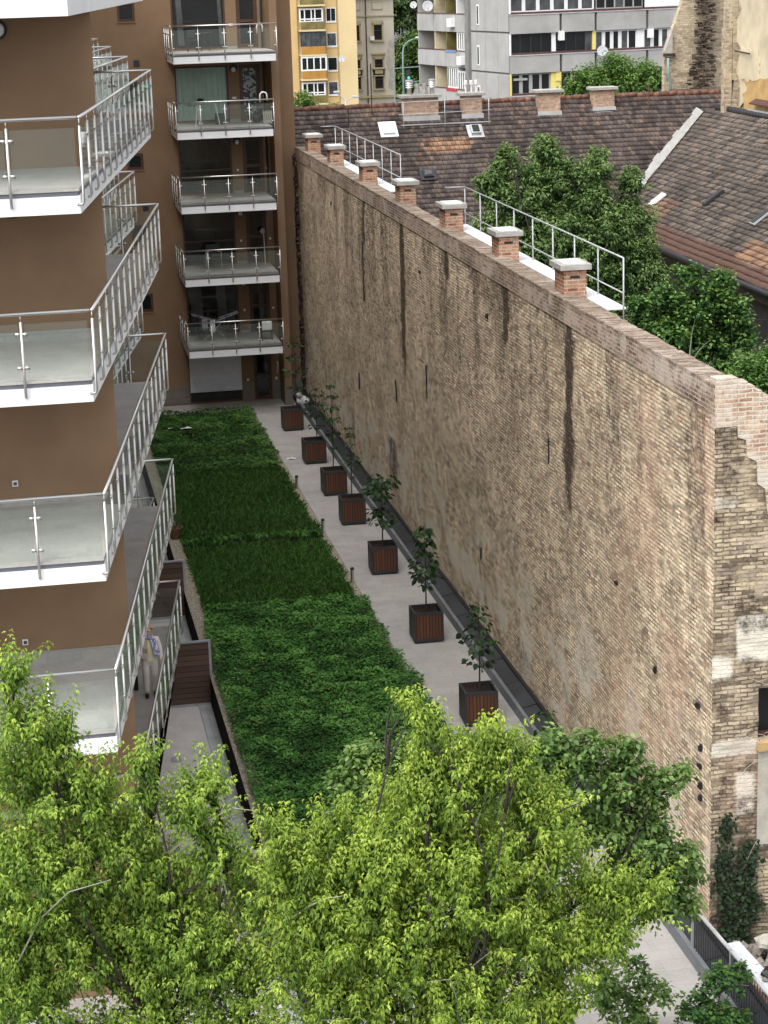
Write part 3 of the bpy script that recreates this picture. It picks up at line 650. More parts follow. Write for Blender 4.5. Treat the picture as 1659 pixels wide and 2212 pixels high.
MB().box(11.66, 12.05, 32.9, 84.3, -.9, 9.93).build('wall_core', 'oldbrick', t)
# thin cracks and missing bricks
cr = MB()
for (y0, z0, z1) in ((68.6, 6.5, 8.4), (70.2, 3.1, 3.7), (51.2, 2.2, 2.5), (63.0, 4.1, 4.7), (58.0, 5.2, 6.1), (44.0, 6.5, 7.0)):
    z = z0; yj = y0
    while z < z1:
        cr.box(W - .035, W + .02, yj, yj + .05, z, z + .10); z += .10; yj += random.Random(int(z * 97)).uniform(-.02, .02)
for (y0, z0) in ((33.30, 3.62), (33.34, 3.24), (33.30, 2.88), (33.32, 2.62), (33.5, 4.35), (75.2, 9.1), (58.6, 8.85), (50.0, 8.9), (36.0, 4.2), (38.6, 5.2)):
    r_ = random.Random(int(y0 * 100)); cr.box(W - .035, W + .02, y0, y0 + r_.uniform(.08, .13), z0, z0 + r_.uniform(.06, .11)); cr.box(W - .036, W + .02, y0 + .05, y0 + r_.uniform(.12, .2), z0 - r_.uniform(.0, .05), z0 + r_.uniform(.03, .07))
cr.build('broken_brick_gap', 'black', t)
je = MB(); rr = random.Random(77); z = -.5
while z < 10.2:
    x = 11.60 - rr.uniform(.02, .16); je.box(x, 11.62, 84.0 + rr.uniform(0, .1), 84.44, z, z + .075); z += .082
je.build('broken_end', 'darkbrick', t)
pp_ = MB(); pp_.box(11.57, 12.02, 32.84, 84.3, 9.98, 10.44); pp_.build('parapet', 'parapet', t)
cp = MB(); y = 32.84; rr = random.Random(3)
while y < 84.2:
    ln = rr.uniform(.24, .30); dx = rr.uniform(-.015, .012); dz = rr.uniform(-.012, .012); cp.box(11.562 + dx, 12.03 + dx, y, y + ln - .012, 10.442, 10.50 + dz); y += ln
cp.build('coping', 'copingbrick', t)
# brick chimneys on the wall
CHY = (43.25, 49.35, 55.7, 62.4, 69.1, 76.2, 81.9)
for i, y0 in enumerate(CHY):
    c = MB(); c.box(11.76, 12.27, y0, y0 + .78, 10.2, 11.02); ch = c.build('chimney', 'redbrick', t)
    MB().box(11.66, 12.37, y0 - .10, y0 + .88, 11.02, 11.15).build('cap', 'caps', ch, bevel=.012)
    MB().box(11.78, 12.25, y0 + .02, y0 + .76, 11.15, 11.165).build('lid', 'white', ch)
    MB().box(11.90, 12.12, y0 - .006, y0 + .05, 10.83, 10.89).build('vent_slot', 'black', ch)
# mono-pitch roof leaning on the back of the wall
lt = thing('leaning_roof', 'tiled mono-pitch roof sloping down behind the long brick wall', 'roof', (14, 60, 4))
MB().extr([(12.05, 33.1, 10.15), (15.5, 33.1, 7.22), (15.5, 33.1, 7.07), (12.05, 33.1, 10.0)], (0, 51, 0)).build('tile_slope', 'tile_b', lt)
MB().box(12.06, 15.2, 33.4, 84, -.6, 7.2).build('back_wall', 'creamplaster', lt)

# roof walkways with thin white railings behind the wall
def walkway(y0, y1, n, zt, label, ramp_=()):
    k = thing('roof_walkway', label, 'walkway', (12.5, (y0 + y1) / 2, 10.2), 'roof walkways behind the brick wall')
    MB().box(12.28, 12.72, y0, y1, 10.34, 10.38).build('plank', 'white', k)
    for i in range(n):
        y = y0 + (y1 - y0) * i / (n - 1)
        MB().tube([(12.66, y, 9.75), (12.66, y, zt)], .018, 6).build('post', 'lead', k, smooth=True)
    MB().tube([(12.66, y0, zt), (12.66, y1, zt)], .02, 6).build('top_rail', 'lead', k, smooth=True)
    MB().tube([(12.66, y0, zt - .75), (12.66, y1, zt - .75)], .016, 6).build('mid_rail', 'lead', k, smooth=True)
    MB().tube([(12.66, y1, zt), (12.1, y1 + .1, zt)], .018, 6).build('end_rail', 'lead', k, smooth=True)
    br = MB(); y = y0 + .3
    while y < y1: br.tube([(12.70, y, 10.34), (12.32, y, 10.34), (12.30, y, 10.15)], .014, 5); y += 1.3
    br.build('bracket', 'lead', k)
walkway(41.75, 57.2, 9, 11.44, 'white roof walkway with thin railing behind the nearer brick chimneys')
walkway(66.9, 80.5, 9, 11.55, 'white roof walkway with thin railing behind the farther brick chimneys')

# ================================================================= ruined house end (return wall facing the camera)
t = thing('ruined_house', 'crumbling yellow brick house end with stepped broken top beside the brick wall', 'building', (13.5, 33, 0))
hs_ = [(12.47, 13.4, 3.95, 4.95)]
X0 = 11.585
rgr = np.random.RandomState(4); nx, nz2 = 110, 150
Xr = np.linspace(X0, 15.0, nx); Zr = np.linspace(-1, 9.75, nz2)
XR, ZR = np.meshgrid(Xr, Zr, indexing='ij')
rel = -.055 * vnoise(XR * 3.2, ZR * 9.5, 5) - .04 * vnoise(XR * 1.1, ZR * 1.5, 6)
V = np.stack([XR, 32.80 + .05 + rel, ZR], -1).reshape(-1, 3)
idx = np.arange(nx * nz2).reshape(nx, nz2); F = np.stack([idx[:-1, :-1], idx[1:, :-1], idx[1:, 1:], idx[:-1, 1:]], -1).reshape(-1, 4)
cx = V[F].mean(1); keep = ~((cx[:, 0] > 12.47) & (cx[:, 0] < 13.4) & (cx[:, 2] > 3.95) & (cx[:, 2] < 4.95))
ow = npmesh('wall', V, F[keep], 'returnbrick', t)
st = np.zeros((nx, nz2, 4)); st[..., 3] = 1
def area(ch, x0, x1, z0, z1, k=1.0, soft=.12):
    q = np.clip((XR - x0) / soft, 0, 1) * np.clip((x1 - XR) / soft, 0, 1) * np.clip((ZR - z0) / soft, 0, 1) * np.clip((z1 - ZR) / soft, 0, 1); st[..., ch] = np.maximum(st[..., ch], q * k)
for a in ((11.98, 13.3, 5.4, 6.35, 1.0), (11.5, 12.5, 3.62, 4.02, .9), (12.0, 12.46, 2.45, 3.4, .85), (11.5, 12.02, 5.1, 5.65, .7), (12.1, 12.5, 1.1, 1.9, .6), (11.5, 12.1, 8.2, 8.6, .4)): area(1, *a)
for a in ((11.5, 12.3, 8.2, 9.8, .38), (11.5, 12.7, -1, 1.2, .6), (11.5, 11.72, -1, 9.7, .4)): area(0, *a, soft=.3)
st[..., 0] = np.maximum(st[..., 0], np.clip((vnoise(XR * 2.2, ZR * 2.6, 91) - .58) / .2, 0, 1) * .42)
area(2, 11.5, 13, 2.0, 4.2, .5, .4)
setattr_pts(ow.data, 'stain', st.reshape(-1, 4))
MB().box(11.7, 15, 32.90, 33.3, -1, 3.9).box(11.7, 12.46, 32.90, 33.3, 3.9, 9.7).box(13.41, 15, 32.9, 33.3, 3.9, 9.7).box(12.46, 13.41, 32.9, 33.3, 5.0, 9.7).build('wall_core', 'returnbrick', t)
MB().box(12.4, 13.5, 33.25, 33.35, 3.8, 5.1).build('window_dark', 'black', t)
window(t, 12.47, 13.4, 3.95, 4.95, 33.0, .06, 'brownpaint', None, name='window')
tp = MB(); x = X0; z = 10.60; i = 0
steps = [(11.585, 11.98, 10.60), (11.98, 12.16, 10.52), (12.16, 12.30, 10.43), (12.30, 12.43, 10.34), (12.43, 12.56, 10.25), (12.56, 12.72, 10.16), (12.72, 12.9, 10.05), (12.9, 13.2, 9.9), (13.2, 15, 9.78)]
for a, b_, zt in steps: tp.box(a, b_ - .004, 32.80, 33.1, 9.72, zt)
tp.build('upper_brickwork', 'washbrick', t)
def patch(name, pts, mat, par, y=32.78, th=.02):
    return MB().extr([(a, y, b_) for a, b_ in pts], (0, -th, 0)).build(name, mat, par)
def blobpts(x0, x1, z0, z1, seed, n=26):
    r_ = random.Random(seed); out = []
    for i in range(n):
        a = 2 * math.pi * i / n; k = 1 / max(abs(math.cos(a)), abs(math.sin(a))) * .86; k *= r_.uniform(.82, 1.06)
        out.append(((x0 + x1) / 2 + (x1 - x0) / 2 * math.cos(a) * k, (z0 + z1) / 2 + (z1 - z0) / 2 * math.sin(a) * k))
    return out[::-1]
MB().extr([(11.98, 32.79, 9.75), (15, 32.79, 9.75), (15, 32.79, 7.6), (12.9, 32.79, 8.0), (12.55, 32.79, 8.15), (12.5, 32.79, 8.6), (12.36, 32.79, 8.7), (12.34, 32.79, 9.1), (12.16, 32.79, 9.2), (12.14, 32.79, 9.5), (11.99, 32.79, 9.55)], (0, -.03, 0)).build('whitewashed_brickwork', 'washbrick', t)
patch('rendered_panel', [(12.46, 1.9), (13.4, 1.9), (13.4, 3.72), (12.46, 3.72)], 'plaster', t, th=.015)
MB().box(12.44, 13.42, 32.70, 32.82, 3.74, 3.90).build('sill', 'ochreplaster', t)

# ================================================================= old tiled house behind (dark roof) and right wing
def roofmesh(name, fn, ulen, vlen, tw, th, mat, parent, seed, tint=None):
    """stepped tile courses: fn(u, v, lift) -> xyz ; v = distance up the slope"""
    rg = np.random.RandomState(seed); nu = int(ulen / tw) + 1; rows = int(vlen / th); V = []; Fc = []; UV = []; TI = []
    us = np.linspace(0, ulen, nu); base = 0
    sag = lambda u, v: .05 * (vnoise(u * .5 + 3, v * .5, seed) - .5) + .03 * (vnoise(u * 1.6, v * 1.6, seed + 1) - .5)
    for r in range(rows):
        jit = .025 * (vnoise(us * 1.1, us * 0 + r * 3.7, seed + 2) - .5) + .012 * rg.randn(nu)
        for (vv, lift) in ((r * th, .085), ((r + 1) * th + .03, .012)):
            v = vv + (jit if lift > .05 else 0); P = fn(us, v + us * 0, lift + sag(us, v + us * 0)); V.append(P)
            UV.append(np.stack([us + (r % 2) * 0.0, np.full(nu, r * th + (.05 if lift > .05 else th * .92)), us * 0], 1)); TI.append(tint(us, v + us * 0) if tint else np.zeros((nu, 2)))
        # riser under the course edge, coloured near-black as a painted shadow line
        i = np.arange(nu - 1); b0 = base; b1 = base + nu
        Fc.append(np.stack([b0 + i, b0 + i + 1, b1 + i + 1, b1 + i], 1)); base += 2 * nu
        P = fn(us, r * th + jit, 0.0 + sag(us, r * th + jit) - .01); V.append(P); UV.append(np.stack([us, np.full(nu, r * th), us * 0], 1)); TI.append(np.zeros((nu, 2)))
        Fc.append(np.stack([base + i, base + i + 1, b0 + i + 1, b0 + i], 1)); base += nu
    o = npmesh(name, np.vstack(V), np.vstack(Fc), mat, parent); setvec_pts(o.data, 'tuv', np.vstack(UV))
    T = np.vstack(TI); C = np.zeros((len(T), 4)); C[:, :2] = T; C[:, 3] = 1; setattr_pts(o.data, 'tint', C)
    return o
zb = lambda y: -71.35 + .725 * y + 17.6
RY, RZ = 90.1, zb(90.1)
t = thing('tiled_house', 'old house with wide dark brown tiled roof and brick chimneys beyond the brick wall', 'building', (22, 92, -0.6))
sl_ = math.hypot(1, .725); Ye = 82.0
nb = Vector((0, -.725, 1)).normalized()
def fb(u, v, lift):
    y = Ye + v / sl_; return np.stack([12.0 + u, y + nb.y * lift, zb(y) + nb.z * lift], 1)
def tb(u, v):
    X = 12.0 + u; Y = Ye + v / sl_; r = np.random.RandomState(int(abs(v[0]) * 100) % 9999).rand(len(u))
    o = ((X > 17.7 + .4 * (r - .5)) & (X < 19.7 + .5 * (r - .5)) & (Y > 87.5) & (Y < 88.15)).astype(float)
    o = np.maximum(o, ((X > 15.2) & (X < 17.0) & (Y > 89.35) & (r > .5)).astype(float) * .6)
    o = np.maximum(o, (r > .992).astype(float) * .6)
    o = np.maximum(o, (((X > 17.0) & (X < 18.0) & (Y > 86.9) & (Y < 87.4) & (r > .55)).astype(float)) * .7)
    q = ((Y > 89.85) & (r > .5)).astype(float) * .7
    return np.stack([o, q], 1)
roofmesh('roof', fb, 23.0, (RY - Ye) * sl_, .2, .30, 'tile_b', t, 5, tb)
rt = MB(); x = 12.0; rr = random.Random(9)
while x < 33.9:
    z = RZ + .03 + rr.uniform(-.02, .02); rt.tube([(x, RY + .02, z), (x + .40, RY + .02, z + .02)], [.11, .13], 8); x += .37
rt.build('ridge_tiles', 'ridge', t, smooth=True)
MB().extr([(12.0, RY + .02, RZ), (12.0, 98.5, RZ - 6.1), (12.0, 98.5, RZ - 6.2), (12.0, RY, RZ - .12)], (22.3, 0, 0)).build('back_slope', 'tile_b', t)
MB().box(12.2, 33.8, 83.2, 98, -.6, zb(82.4) - .3).build('wall', 'creamplaster', t)
def roof_chimney(par, x0, x1, y0, dp, ztop, cowls):
    zb0 = zb(y0) - .25
    c = MB().box(x0, x1, y0, y0 + dp, zb0, ztop - .13).build('chimney', 'palebrick', par)
    MB().box(x0 - .14, x1 + .14, y0 - .14, y0 + dp + .14, ztop - .13, ztop).build('cap', 'caps', c, bevel=.015)
    MB().extr([(x0 - .06, y0 - .05, zb(y0) - .08), (x1 + .06, y0 - .05, zb(y0) - .08), (x1 + .06, y0 - .03, zb(y0) + .22), (x0 - .06, y0 - .03, zb(y0) + .22)], (0, .02, 0)).build('flashing', 'lead', c)
    for (x, kind) in cowls:
        y = y0 + dp / 2
        if kind == 'cowl':
            mb = MB().lathe((x, y, ztop), [(.10, 0), (.10, .28)], 12)
            for q in (.30, .38, .46, .54): mb.lathe((x, y, ztop + q), [(.17, 0), (.14, .04)], 14)
            mb.lathe((x, y, ztop + .60), [(.18, 0), (.10, .04), (.02, .05)], 14); mb.lathe((x, y, ztop + .28), [(.06, 0), (.06, .32)], 8); mb.build('cowl', 'steel', c, smooth=False)
        elif kind == 'pot':
            mb = MB().lathe((x, y, ztop), [(.20, 0), (.11, .26)], 4); mb.lathe((x, y, ztop + .26), [(.10, 0), (.10, .20)], 10); mb.build('flue_pot', 'caps', c)
        else:
            MB().lathe((x, y, ztop), [(.035, 0), (.035, .32), (.08, .33), (.08, .5), (.03, .52)], 10).build('flue_pipe', 'white_pl', c)
roof_chimney(t, 17.1, 18.65, 89.24, .62, 12.08, [(17.42, 'cowl'), (17.78, 'pot'), (18.10, 'pot'), (18.44, 'cowl')])
roof_chimney(t, 19.74, 20.61, 89.25, .60, 12.08, [(19.95, 'pipe'), (20.2, 'pipe'), (20.42, 'pipe')])
roof_chimney(t, 23.17, 24.15, 89.2, .62, 12.07, [])
roof_chimney(t, 25.71, 26.66, 89.3, .62, 12.08, [])
# skylights
def skylight(par, cx, cy, w_, h_, fm, pm, up=.14):
    n_ = nb; vdir = Vector((0, 1, .725)).normalized(); c = Vector((cx, cy, zb(cy))) + n_ * .125
    mat = Matrix((Vector((1, 0, 0)), vdir, n_)).transposed()
    o = MB().obox(c, (w_ + .28, h_ + .28, .03), mat).build('skylight', fm, par)
    MB().obox(c + n_ * up / 2, (w_, h_, up), mat).build('frame', fm, o)
    MB().obox(c + n_ * (up + .015), (w_ - .12, h_ - .12, .03), mat).build('pane', pm, o)
skylight(t, 16.28, 88.75, .50, .72, 'white', 'white', .12)
skylight(t, 20.08, 88.45, .42, .55, 'lead', 'darkglass', .16)
skylight(t, 17.5, 86.3, .42, .42, 'charcoal', 'greyglass', .10)
for (hx, hy) in ((17.62, 88.45), (23.9, 88.25), (24.1, 87.2)):
    MB().obox(Vector((hx, hy, zb(hy))) + nb * .11, (.22, .2, .015), Matrix((Vector((1, 0, 0)), Vector((0, 1, .725)).normalized(), nb)).transposed()).build('missing_tile', 'black', t)
# catwalk with railing in front of the two left chimneys
c_ = thing('roof_catwalk', 'grey catwalk railing in front of the two left chimneys on the dark roof', 'walkway', (18.9, 88.9, 10.7))
MB().box(16.9, 20.9, 88.85, 89.12, 10.80, 10.84).build('plank', 'lead', c_)
for x in (17.0, 18.85, 20.82): MB().tube([(x, 88.87, 10.5), (x, 88.87, 11.85)], .02, 6).build('post', 'lead', c_, smooth=True)
for z in (11.30, 11.82): MB().tube([(16.8, 88.87, z - .02), (20.95, 88.87, z + .03)], .018, 6).build('rail', 'lead', c_, smooth=True)
# antenna and tie wires
a_ = thing('roof_antenna', 'thin dark antenna mast standing on the dark roof left of the chimneys', 'antenna', (15.75, 89.6, RZ - .3))
MB().tube([(15.75, 89.6, RZ - .4), (15.75, 89.6, RZ + 1.9)], .025, 6).build('mast', 'charcoal', a_)
a_ = thing('roof_antenna', 'old antenna frame at the left end of the dark roof by the brown block', 'antenna', (14.2, 89.0, RZ - .9))
MB().tube([(14.6, 89.0, RZ - .9), (14.6, 89.0, RZ + .15)], .02, 6).tube([(13.6, 89.0, RZ - .9), (13.6, 89.0, RZ - .1)], .02, 6).build('mast', 'charcoal', a_)
MB().tube([(13.0, 89.0, RZ - .62), (14.65, 89.0, RZ - .62)], .02, 6).tube([(13.0, 89.0, RZ - .74), (14.6, 89.0, RZ - .70)], .02, 6).build('boom', 'charcoal', a_)
for (x, y0) in ((21.9, 88.7), (28.2, 89.2)):
    a_ = thing('roof_antenna', 'thin rusty pole beside the chimney third from the left on the dark roof' if x < 25 else 'thin rusty pole right of the rightmost chimney on the dark roof', 'antenna', (x, y0, zb(y0)))
    MB().tube([(x, y0, zb(y0) - .1), (x, y0, zb(y0) + 1.2)], .022, 6).build('mast', 'rust', a_)

zr = lambda x: 17.6 - 11 + .7 * (x - 24.8)
t = thing('tiled_wing', 'grey brown tiled roof wing at right with dark gutter and a firewall at its ridge', 'building', (29, 70, -0.6))
slr = math.hypot(1, .7); nr_ = Vector((-.7, 0, 1)).normalized()
def fr_(u, v, lift):
    x = 24.8 + v / slr; return np.stack([x + nr_.x * lift, 92.5 - u, zr(x) + nr_.z * lift], 1)
def tr_(u, v):
    x = 24.8 + v / slr; Y = 92.5 - u; r = np.random.RandomState(int(abs(v[0]) * 100) % 9999).rand(len(u))
    o = ((x > 25.3) & (Y < 70.2 + .5 * (r - .5)) & (Y > 60) & (x < 26.15)).astype(float)
    o = np.maximum(o, ((x > 25.75) & (x < 26.6) & (Y > 79.8) & (Y < 82.4 + (r - .5))).astype(float) * .55)
    q = ((x < 25.55)).astype(float) * np.where(Y < 82, .9, .9)
    return np.stack([o, np.where(o > .1, 0, q)], 1)
roofmesh('roof', fr_, 42.0, (31.15 - 24.8) * slr, .2, .26, 'tile_r', t, 8, tr_)
MB().box(25.05, 31.1, 50.6, 84.3, -.6, zr(24.8) - .25).build('wall', 'charcoal', t)
gt = MB(); gt.tube([(24.72, 50.5, zr(24.8) - .12), (24.72, 85, zr(24.8) - .02)], .11, 10); gt.build('gutter', 'charcoal', t, smooth=True)
MB().box(24.8, 25.05, 50.5, 85, zr(24.8) - .5, zr(24.8) - .15).build('eaves_board', 'black', t)
MB().box(25.04, 25.06, 58.5, 60, 3.2, 5.0).box(25.04, 25.06, 63, 64.5, 3.2, 5.0).build('window', 'darkglass', t)
rt = MB(); y = 50.5; rr = random.Random(19)
while y < 88: z = zr(31.1) + .02; rt.tube([(31.1, y, z), (31.1, y + .40, z + .02)], [.13, .15], 8); y += .37
rt.build('ridge_tiles', 'charcoal', t, smooth=True)
vm = Matrix((Vector((1, 0, .7)).normalized(), Vector((0, 1, 0)), nr_)).transposed()
def rsky(cx, cy, a, b_, fm, pm):
    c = Vector((cx, cy, zr(cx))) + nr_ * .11
    o = MB().obox(c, (b_, a, .08), vm).build('skylight', fm, t); MB().obox(c + nr_ * .05, (b_ - .08, a - .08, .03), vm).build('pane', pm, o)
rsky(26.45, 82.2, .45, .75, 'white', 'white'); rsky(27.2, 77.4, .40, .95, 'charcoal', 'black'); rsky(27.05, 71.7, .45, .9, 'lead', 'black')
# zinc flashing up the valley between the two roofs
P2 = Vector((26.2, 84.75, 0)); P1 = Vector((30.6, 88.95, 0))
fl = MB(); n = 14; rr = random.Random(2)
for i in range(n):
    a = P2.lerp(P1, i / n); b_ = P2.lerp(P1, (i + 1.12) / n); wd = .25 + rr.uniform(-.07, .07) + .06 * (i % 2)
    d = (b_ - a).normalized(); sd_ = Vector((-d.y, d.x, 0)) * wd
    q = [a - sd_ * .15, b_ - sd_ * .2, b_ + sd_, a + sd_]
    fl.extr([(p.x, p.y, max(zb(p.y), zr(p.x)) + .10 + .006 * (i % 2)) for p in q], (0, 0, .012))
fl.build('valley_flashing', 'paleflash', t)

# ================================================================= ruined firewall and gable at the top right
t = thing('ruined_gable', 'tall ruined yellow brick firewall and gable rising above the roofs at top right', 'building', (33, 84, 5))
# gable wall facing the camera
def relief_wall(name, P0, U, ulen, z0, z1, topfn, mat, par, amp=.06, seed=1, nu=60, nz=70, thick=.4):
    P0 = Vector(P0); U = Vector(U).normalized(); nn = Vector((U.y, -U.x, 0))
    uu = np.linspace(0, ulen, nu); V = []
    for i, u in enumerate(uu):
        zt = topfn(u); zz = np.linspace(z0, zt, nz)
        r = -amp * vnoise(u * 2.2 + zz * 0, zz * 7, seed) - amp * .8 * vnoise(u * .8 + zz * 0, zz * .9, seed + 1)
        V.append(np.stack([P0.x + U.x * u + nn.x * r, P0.y + U.y * u + nn.y * r, zz], 1))
    V = np.vstack(V); idx = np.arange(nu * nz).reshape(nu, nz); F = np.stack([idx[:-1, :-1], idx[1:, :-1], idx[1:, 1:], idx[:-1, 1:]], -1).reshape(-1, 4)
    o = npmesh(name, V, F, mat, par)
    b = MB(); q0 = P0 - nn * (amp * 2 + .03); e = q0 + U * ulen
    b.extr([(q0.x, q0.y, z0), (e.x, e.y, z0), (e.x, e.y, topfn(ulen) - .01), (q0.x, q0.y, topfn(0) - .01)], -nn * thick); b.build(name + '_core', mat, par)
    return o
relief_wall('gable_wall', (29.95, 92.2, 0), (1, 0, 0), 3.9, 8, 24, lambda u: min(24, 13.3 + u * 2.75), 'ruinbrick', t, .05, 3)
relief_wall('sloping_edge', (29.93, 92.12, 0), (1, 0, 0), .34, 13.0, 24, lambda u: 13.35 + (u + .02) * 2.75, 'plaster', t, .02, 9, 8, 30)
MB().box(29.85, 30.35, 91.95, 92.25, 13.15, 13.30).build('eaves_stone', 'darkbrick', t)
MB().tube([(30.0, 91.95, 13.1), (30.0, 91.95, 12.3), (30.12, 91.95, 12.05), (30.12, 91.95, 10.5)], .06, 8).build('downpipe', 'lampgreen', t, smooth=True)
# jagged dark broken brick in the corner, piling down to a stub chimney
jb = MB(); rr = random.Random(8)
for i in range(420):
    z = rr.uniform(10.2, 17.5); f = max(0.0, (13.2 - z) / 3.0); x0 = 31.15 - min(f, .9) * .75 if z < 13.2 else 31.25
    x = rr.uniform(x0, 32.1); s_ = rr.uniform(.10, .22)
    jb.obox((x, 91.85 - rr.uniform(0, .16) - max(0, f) * .5, z), (s_, .2, rr.uniform(.05, .09)), rz=rr.uniform(-.25, .25))
jb.build('broken_brick', 'darkbrick', t)
MB().box(30.1, 31.45, 90.3, 91.6, 9.6, 11.55).build('stub_chimney', 'darkbrick', t); MB().box(30.0, 31.5, 90.2, 91.7, 11.55, 11.7).build('stub_cap', 'darkbrick', t)
# pier at the corner and the long firewall facing left
MB().box(30.85, 31.2, 86.75, 87.15, 9, 14.5).build('pier_foot', 'ruinbrick', t)
MB().extr([(31.0, 86.7, 9.2), (31.5, 86.7, 9.2), (31.5, 86.7, 12.4), (31.32, 86.7, 12.4)][::-1], (0, 1.3, 0)).build('sloped_buttress', 'ruinbrick', t)
MB().box(31.22, 31.45, 86.72, 88.0, 12.3, 24).build('pier', 'ruinbrick', t)
relief_wall('firewall', (31.42, 86.72, 0), (0, -1, 0), 38, 9.5, 24, lambda u: 24, 'ruinbrick', t, .04, 13, 160, 80)
def fpatch(name, pts, mat, th=.02, x=31.40):
    MB().extr([(x, a, b_) for a, b_ in pts], (-th, 0, 0)).build(name, mat, t)
def fb2(y0, y1, z0, z1, seed, n=30):
    return [(a, b_) for a, b_ in blobpts(y0, y1, z0, z1, seed, n)]
fpatch('plaster_field', fb2(77.0, 87.5, 10.6, 20, 21, 44), 'creamplaster', .035, 31.42)
fpatch('plaster_patch', fb2(79.8, 86.2, 10.8, 12.7, 22), 'ochreplaster', .02, 31.385)
fpatch('plaster_patch', fb2(79.5, 82.0, 13.2, 15.0, 23), 'ochreplaster', .02, 31.38)
fpatch('whitewash_patch', fb2(77.9, 82.2, 11.2, 14.0, 24), 'creamplaster', .02, 31.365)
fpatch('whitewash_patch', fb2(83.6, 86.4, 12.2, 13.8, 25), 'creamplaster', .02, 31.37)
MB().box(31.05, 31.42, 68, 84.4, zr(31.1) + .02, zr(31.1) + .2).build('flashing', 'lead', t)
MB().extr([(31.05, 68, zr(31.1) + .42), (31.05, 84.2, zr(31.1) + .42), (31.42, 84.2, zr(31.1) + .62), (31.42, 68, zr(31.1) + .62)], (0, 0, .05)).build('tile_ledge', 'brownpaint', t)
MB().box(30.75, 31.4, 75.4, 77.0, zr(30.8) - .2, zr(31.1) + 1.25).build('stub_chimney', 'darkbrick', t)
MB().box(30.65, 31.4, 75.3, 77.1, zr(31.1) + 1.25, zr(31.1) + 1.4).build('stub_cap', 'darkbrick', t)
MB().tube([(31.28, 86.6, 13.55), (31.2, 84.6, 13.5)], .035, 6).build('iron_tie', 'black', t)

# ================================================================= grey panel block
t = thing('panel_block', 'grey concrete panel apartment block with white window bands and open loggias, behind the dark roof', 'building', (34.3, 140, -1), rotz=R(10.7))
LB = dict(local=True)
z0_ = 1.0       # local z = world z + 1
BT = [(14.0, 12.75), (11.27, 10.08), (8.52, 7.3), (16.75, 15.5)]
def lb(mb, name, mat, par=None): return mb.build(name, mat, par or t, local=True)
lb(MB().box(1.35, 30, 1.3, 16.5, 0, 22), 'core', 'concrete_d')
# front: parapet bands, joints
for (zt, zb_) in BT:
    bd = MB()
    for (a, b_) in ((.03, 3.82), (4.02, 6.52), (6.72, 10.55), (10.75, 14.5), (14.7, 20), (20.2, 28)): bd.box(a, b_, -.05, .12, zb_ + 1, zt + 1)
    lb(bd, 'parapet_band', 'concrete'); lb(MB().box(0, 28, .12, .2, zb_ + 1, zt + .95), 'band_joint', 'joint')
    lb(MB().box(0, 28, -.09, .14, zt + 1.0, zt + 1.06), 'band_coping', 'lead'); lb(MB().box(0, 28, 0, .12, zt + 1.06, zt + 1.2), 'rail_board', 'brownpaint')
    lb(MB().box(0, 28, .2, 1.3, zb_ + 1, zb_ + 1.15), 'loggia_floor', 'concrete_d')
def strip(x0, x1, z0, z1, n, fm, pm, y=.22, fw=.10, wide=()):
    d_ = (x1 - x0) / n
    fm_ = MB().box(x0, x1, y, y + .05, z0 + 1, z0 + 1.12).box(x0, x1, y, y + .05, z1 + .88, z1 + 1).box(x0, x0 + .06, y, y + .05, z0 + 1.12, z1 + .88)
    for i in range(n + 1):
        ww = .26 if i in wide else fw; xx = x0 + d_ * i; fm_.box(max(x0, xx - ww / 2), min(x1, xx + ww / 2), y - .01, y + .06, z0 + 1.1, z1 + .9)
    f = lb(fm_, 'window_band', fm)
    for i in range(n):
        lb(MB().quad((x0 + d_ * i, y + .03, z0 + 1), (x0 + d_ * (i + 1), y + .03, z0 + 1), (x0 + d_ * (i + 1), y + .03, z1 + 1), (x0 + d_ * i, y + .03, z1 + 1)), 'pane', pm if not isinstance(pm, list) else pm[i % len(pm)], f)
G2 = ['greyglass', 'darkglass', 'darkglass']
strip(.15, 6.6, 14.15, 15.5, 6, 'white_pl', ['greyglass'], wide=(0, 1, 2, 3, 4, 5, 6)); strip(6.75, 10.4, 14.15, 15.5, 5, 'concrete', ['darkglass', 'darkglass', 'greyglass'])
lb(MB().box(10.55, 14.6, .15, .22, 15.1, 16.5), 'white_panel', 'white')
strip(.15, 3.3, 11.3, 12.75, 4, 'black', 'darkglass', fw=.14); lb(MB().box(3.3, 3.62, .16, .22, 12.3, 13.75), 'white_panel', 'white')
strip(3.7, 5.9, 11.3, 12.75, 3, 'black', 'darkglass', fw=.12); lb(MB().box(6.42, 6.66, .10, .2, 12.3, 13.75), 'column', 'yellowcol')
lb(MB().box(5.9, 6.42, .2, .24, 12.4, 13.7), 'lattice_screen', 'greyglass')
strip(6.7, 9.9, 11.35, 12.75, 5, 'white_pl', G2, wide=(1, 2, 3)); lb(MB().box(9.9, 10.5, .16, .22, 12.35, 13.75), 'white_panel', 'white'); strip(10.5, 14.5, 11.35, 12.75, 6, 'white_pl', ['greyglass', 'darkglass'], wide=(1, 2, 3, 4))
strip(.2, 3.2, 8.6, 10.08, 4, 'concrete', 'darkglass', fw=.18, wide=(1, 2)); lb(MB().box(.35, 1.4, .1, .2, 10.6, 10.75), 'transom', 'concrete')
lb(MB().box(3.2, 3.95, .1, .2, 9.6, 11.08), 'column', 'yellowcol'); lb(MB().box(3.55, 3.95, .02, .1, 10.45, 11.05), 'yellow_box', 'yellowcol')
strip(4.0, 9.0, 8.6, 10.08, 6, 'concrete', 'darkglass', fw=.16); strip(9.2, 14, 8.6, 10.08, 6, 'concrete', 'darkglass', fw=.16)
